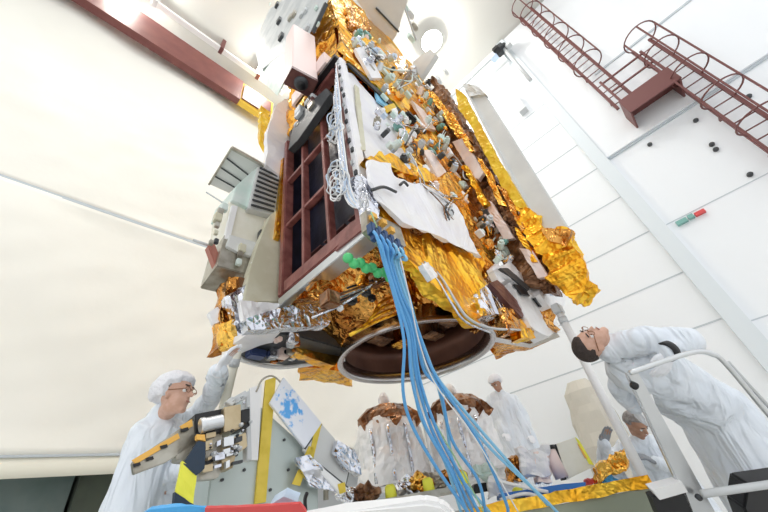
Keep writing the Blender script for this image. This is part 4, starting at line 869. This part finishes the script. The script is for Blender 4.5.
tube('canister_body', [tp(548, 449, .32), tp(562, 478, .32)], .055, PALEPINK, t, 20); tube('canister_rim', [tp(547, 446, .32), tp(548.5, 450, .32)], .06, BLACK, t, 20)
fo = [((520, 450), (548, 446), (552, 474), (524, 478), WFOIL, 'crumpled white foil heap left of the pink canister'), ((536, 455), (546, 453), (552, 482), (538, 482), PINK, 'crumpled pinkish foil behind the pink canister'),
      ((597, 468), (626, 448), (630, 470), (600, 482), GOLD, 'crumpled gold foil clump by the white pole'), ((508, 460), (522, 452), (526, 480), (508, 482), AMBER, 'crumpled amber foil left of the white heap'), ((490, 478), (520, 478), (520, 494), (490, 498), WSILV, 'crumpled silver foil at the left end of the blue tray'),
      ((600, 478), (612, 472), (620, 480), (604, 486), SBLUE, 'bright blue crumpled wrap on the worktable'), ((588, 480), (600, 476), (604, 484), (590, 487), RED, 'small red wrap beside the bright blue one'), ((612, 474), (624, 470), (628, 478), (616, 482), PBLUE, 'pale blue crumpled wrap under the gold clump')]
for i, (a, b, c_, d_, m, lab) in enumerate(fo):
    o = foilslab('foil_clump', [tp(*a, .22+.02*i), tp(*b, .22+.02*i), tp(*c_, .22+.02*i), tp(*d_, .22+.02*i)], wn*.1, m, cell=.035, amp=.03, freq=9, seed=100+i); tag(o, lab, 'foil', 'crumpled wraps on the worktable')
o = slab('black_case', [tp(a, b, .5) for a, b in ((474, 484), (514, 478), (514, 486), (474, 494))], wn*.2, BLACK, bevel=.006); tag(o, 'flat black case at the foot of the right wrapped cylinder', 'case')
# yellow caps and foil at the feet of the wrapped cylinders
def bench(px, py, d=3.3): return D(px, py, d)
ZS = D(400, 497, 2.75).z
for i, (px, py, lab) in enumerate(((391, 491, 'bright yellow cap by the foot of the left wrapped cylinder'), (430, 490, 'bright yellow cap between the wrapped cylinders'), (466, 488, 'bright yellow cap at the foot of the right wrapped cylinder'), (520, 494, 'bright yellow cap near the blue cables on the worktable'))):
    c_ = bench(px, py+4, 2.6); c_.z = ZS if px < 480 else ZT; o = lathe('yellow_cap', [(.001, 0), (.045, 0), (.04, .07), (.025, .085), (.001, .085)], c_, BYEL, seg=16); tag(o, lab, 'cap', 'bright yellow caps')
for i, (px, py, m, lab) in enumerate(((366, 492, BROWN, 'crumpled brown foil left of the first yellow cap'), (410, 490, SILV, 'crumpled silver foil right of the first yellow cap'), (422, 484, GOLD, 'crumpled gold foil behind the second yellow cap'), (456, 482, AMBER, 'crumpled orange foil at the right cylinder'), (440, 495, OLIVE, 'dull foil lump under the blue bundle'), (492, 492, TEALG, 'pale green foil under the blue cables'), (352, 494, SILV, 'crumpled silver foil right of the cabinet'))):
    c_ = bench(px, py+2, 2.8); c_.z = ZS+.07; bm = bmesh.new(); bmesh.ops.create_icosphere(bm, subdivisions=3, radius=1, matrix=Matrix.Translation(c_) @ M3.to_4x4() @ Matrix.Diagonal((.11, .05, .08, 1))); crumple(bm, .04, .03, 12, i+50); o = origin(link('foil_lump', bm2(bm, 'lump'), m)); tag(o, lab, 'foil', 'foil lumps at the cylinder feet')
t = thing('equipment_shelf', 'low grey shelf in front of the wrapped cylinders holding foil and yellow caps', 'shelf', tuple(V((2.1, 1.7, 0))))
s0, s1 = bench(345, 500, 2.75), bench(468, 500, 2.75); zs = ZS+.01; s0.z = s1.z = zs-.01; sn = V((-(s1-s0).y, (s1-s0).x, 0)).normalized(); sn = sn if sn.dot(s0) > 0 else -sn
slab('shelf_top', [s0-sn*.25, s1-sn*.25, s1+sn*.3, s0+sn*.3], V((0, 0, -.04)), OLIVE, t)
for p in (s0, s1): boxo('leg', (p.x-.03, p.x+.03, p.y-.03, p.y+.03, 0, zs-.05), GREY, t)
for i, pts in enumerate((((495, 480), (520, 486), (548, 492)), ((500, 500), (530, 494), (560, 510)))):
    o = tube('white_hose', curve_pts([tp(a, b, .05) for a, b in pts], 12), .012, WHITE); tag(o, ('white hose across the left part of the blue tray', 'white hose in front of the gold table edge')[i], 'hose')

# ------------------------------------------------------------------ guardrail and lifting frame at the right
t = thing('access_frame', 'silver steel column with a tubular guardrail in front of the leaning worker', 'frame', tuple(V((D(700, 505, 1.9).x, D(700, 505, 1.9).y, 0))))
gb = D(630, 378, 1.95); g2 = D(705, 520, 1.9); slab('column', [D(a, b, 1.92) for a, b in ((627, 374), (639, 373), (715, 512), (726, 535), (702, 535))], -CZ*.03, ALU, t, bevel=.006)
tube('guardrail', curve_pts([D(a, b, 1.85) for a, b in ((630, 373), (664, 361), (695, 352), (712, 354), (726, 364), (768, 414), (800, 450))], 40), .014, ALU, t)
tube('second_rail', [D(728, 362, 1.9), D(790, 430, 1.9)], .010, GREY, t)
tube('lower_rail', [D(702, 494, 1.7), D(744, 488, 1.7), D(800, 480, 1.7)], .018, GREY, t)
slab('black_cover', [D(a, b, 1.75) for a, b in ((748, 484), (790, 478), (790, 540), (756, 540), (744, 508))], -CZ*.1, BLACK, t, bevel=.01)
slab('corner_plate', [D(a, b, 1.9) for a, b in ((652, 490), (682, 482), (688, 492), (660, 500))], -CZ*.05, WHITE, t)
slab('black_housing', [D(a, b, 1.92) for a, b in ((652, 498), (684, 488), (700, 530), (665, 530))], -CZ*.05, BLACK, t)
lathe('bolt', [(.001, 0), (.02, 0), (.02, .02), (.001, .02)], D(633, 385, 1.915), BLACK, t, 14, axis=CZ); lathe('bolt', [(.001, 0), (.015, 0), (.015, .02), (.001, .02)], D(697, 496, 1.90), DGREY, t, 14, axis=CZ)
tube('cross_bar', [D(650, 395, 1.95), D(672, 470, 1.95)], .012, WHITE, t)

# ------------------------------------------------------------------ light
w = bpy.data.worlds.new('world'); bpy.context.scene.world = w; w.use_nodes = True
w.node_tree.nodes['Background'].inputs[0].default_value = (.96, .98, 1, 1); w.node_tree.nodes['Background'].inputs[1].default_value = .95
def area(loc, target, size, e, col=(1, 1, 1)):
    L = bpy.data.lights.new('added_fill_light', 'AREA'); L.energy = e; L.size = size; L.color = col
    o = bpy.data.objects.new('added_fill_light', L); C.objects.link(o); o.location = loc; o.rotation_euler = (V(target)-V(loc)).to_track_quat('-Z', 'Y').to_euler()
area((1, -1, 14.8), (2.5, 2, 3), 5, 350)  # added area light for general brightness, out of view below the ceiling
sc = bpy.context.scene
sc.view_settings.view_transform = 'Standard'; sc.view_settings.look = 'None'; sc.view_settings.exposure = 0.2; sc.view_settings.gamma = 1
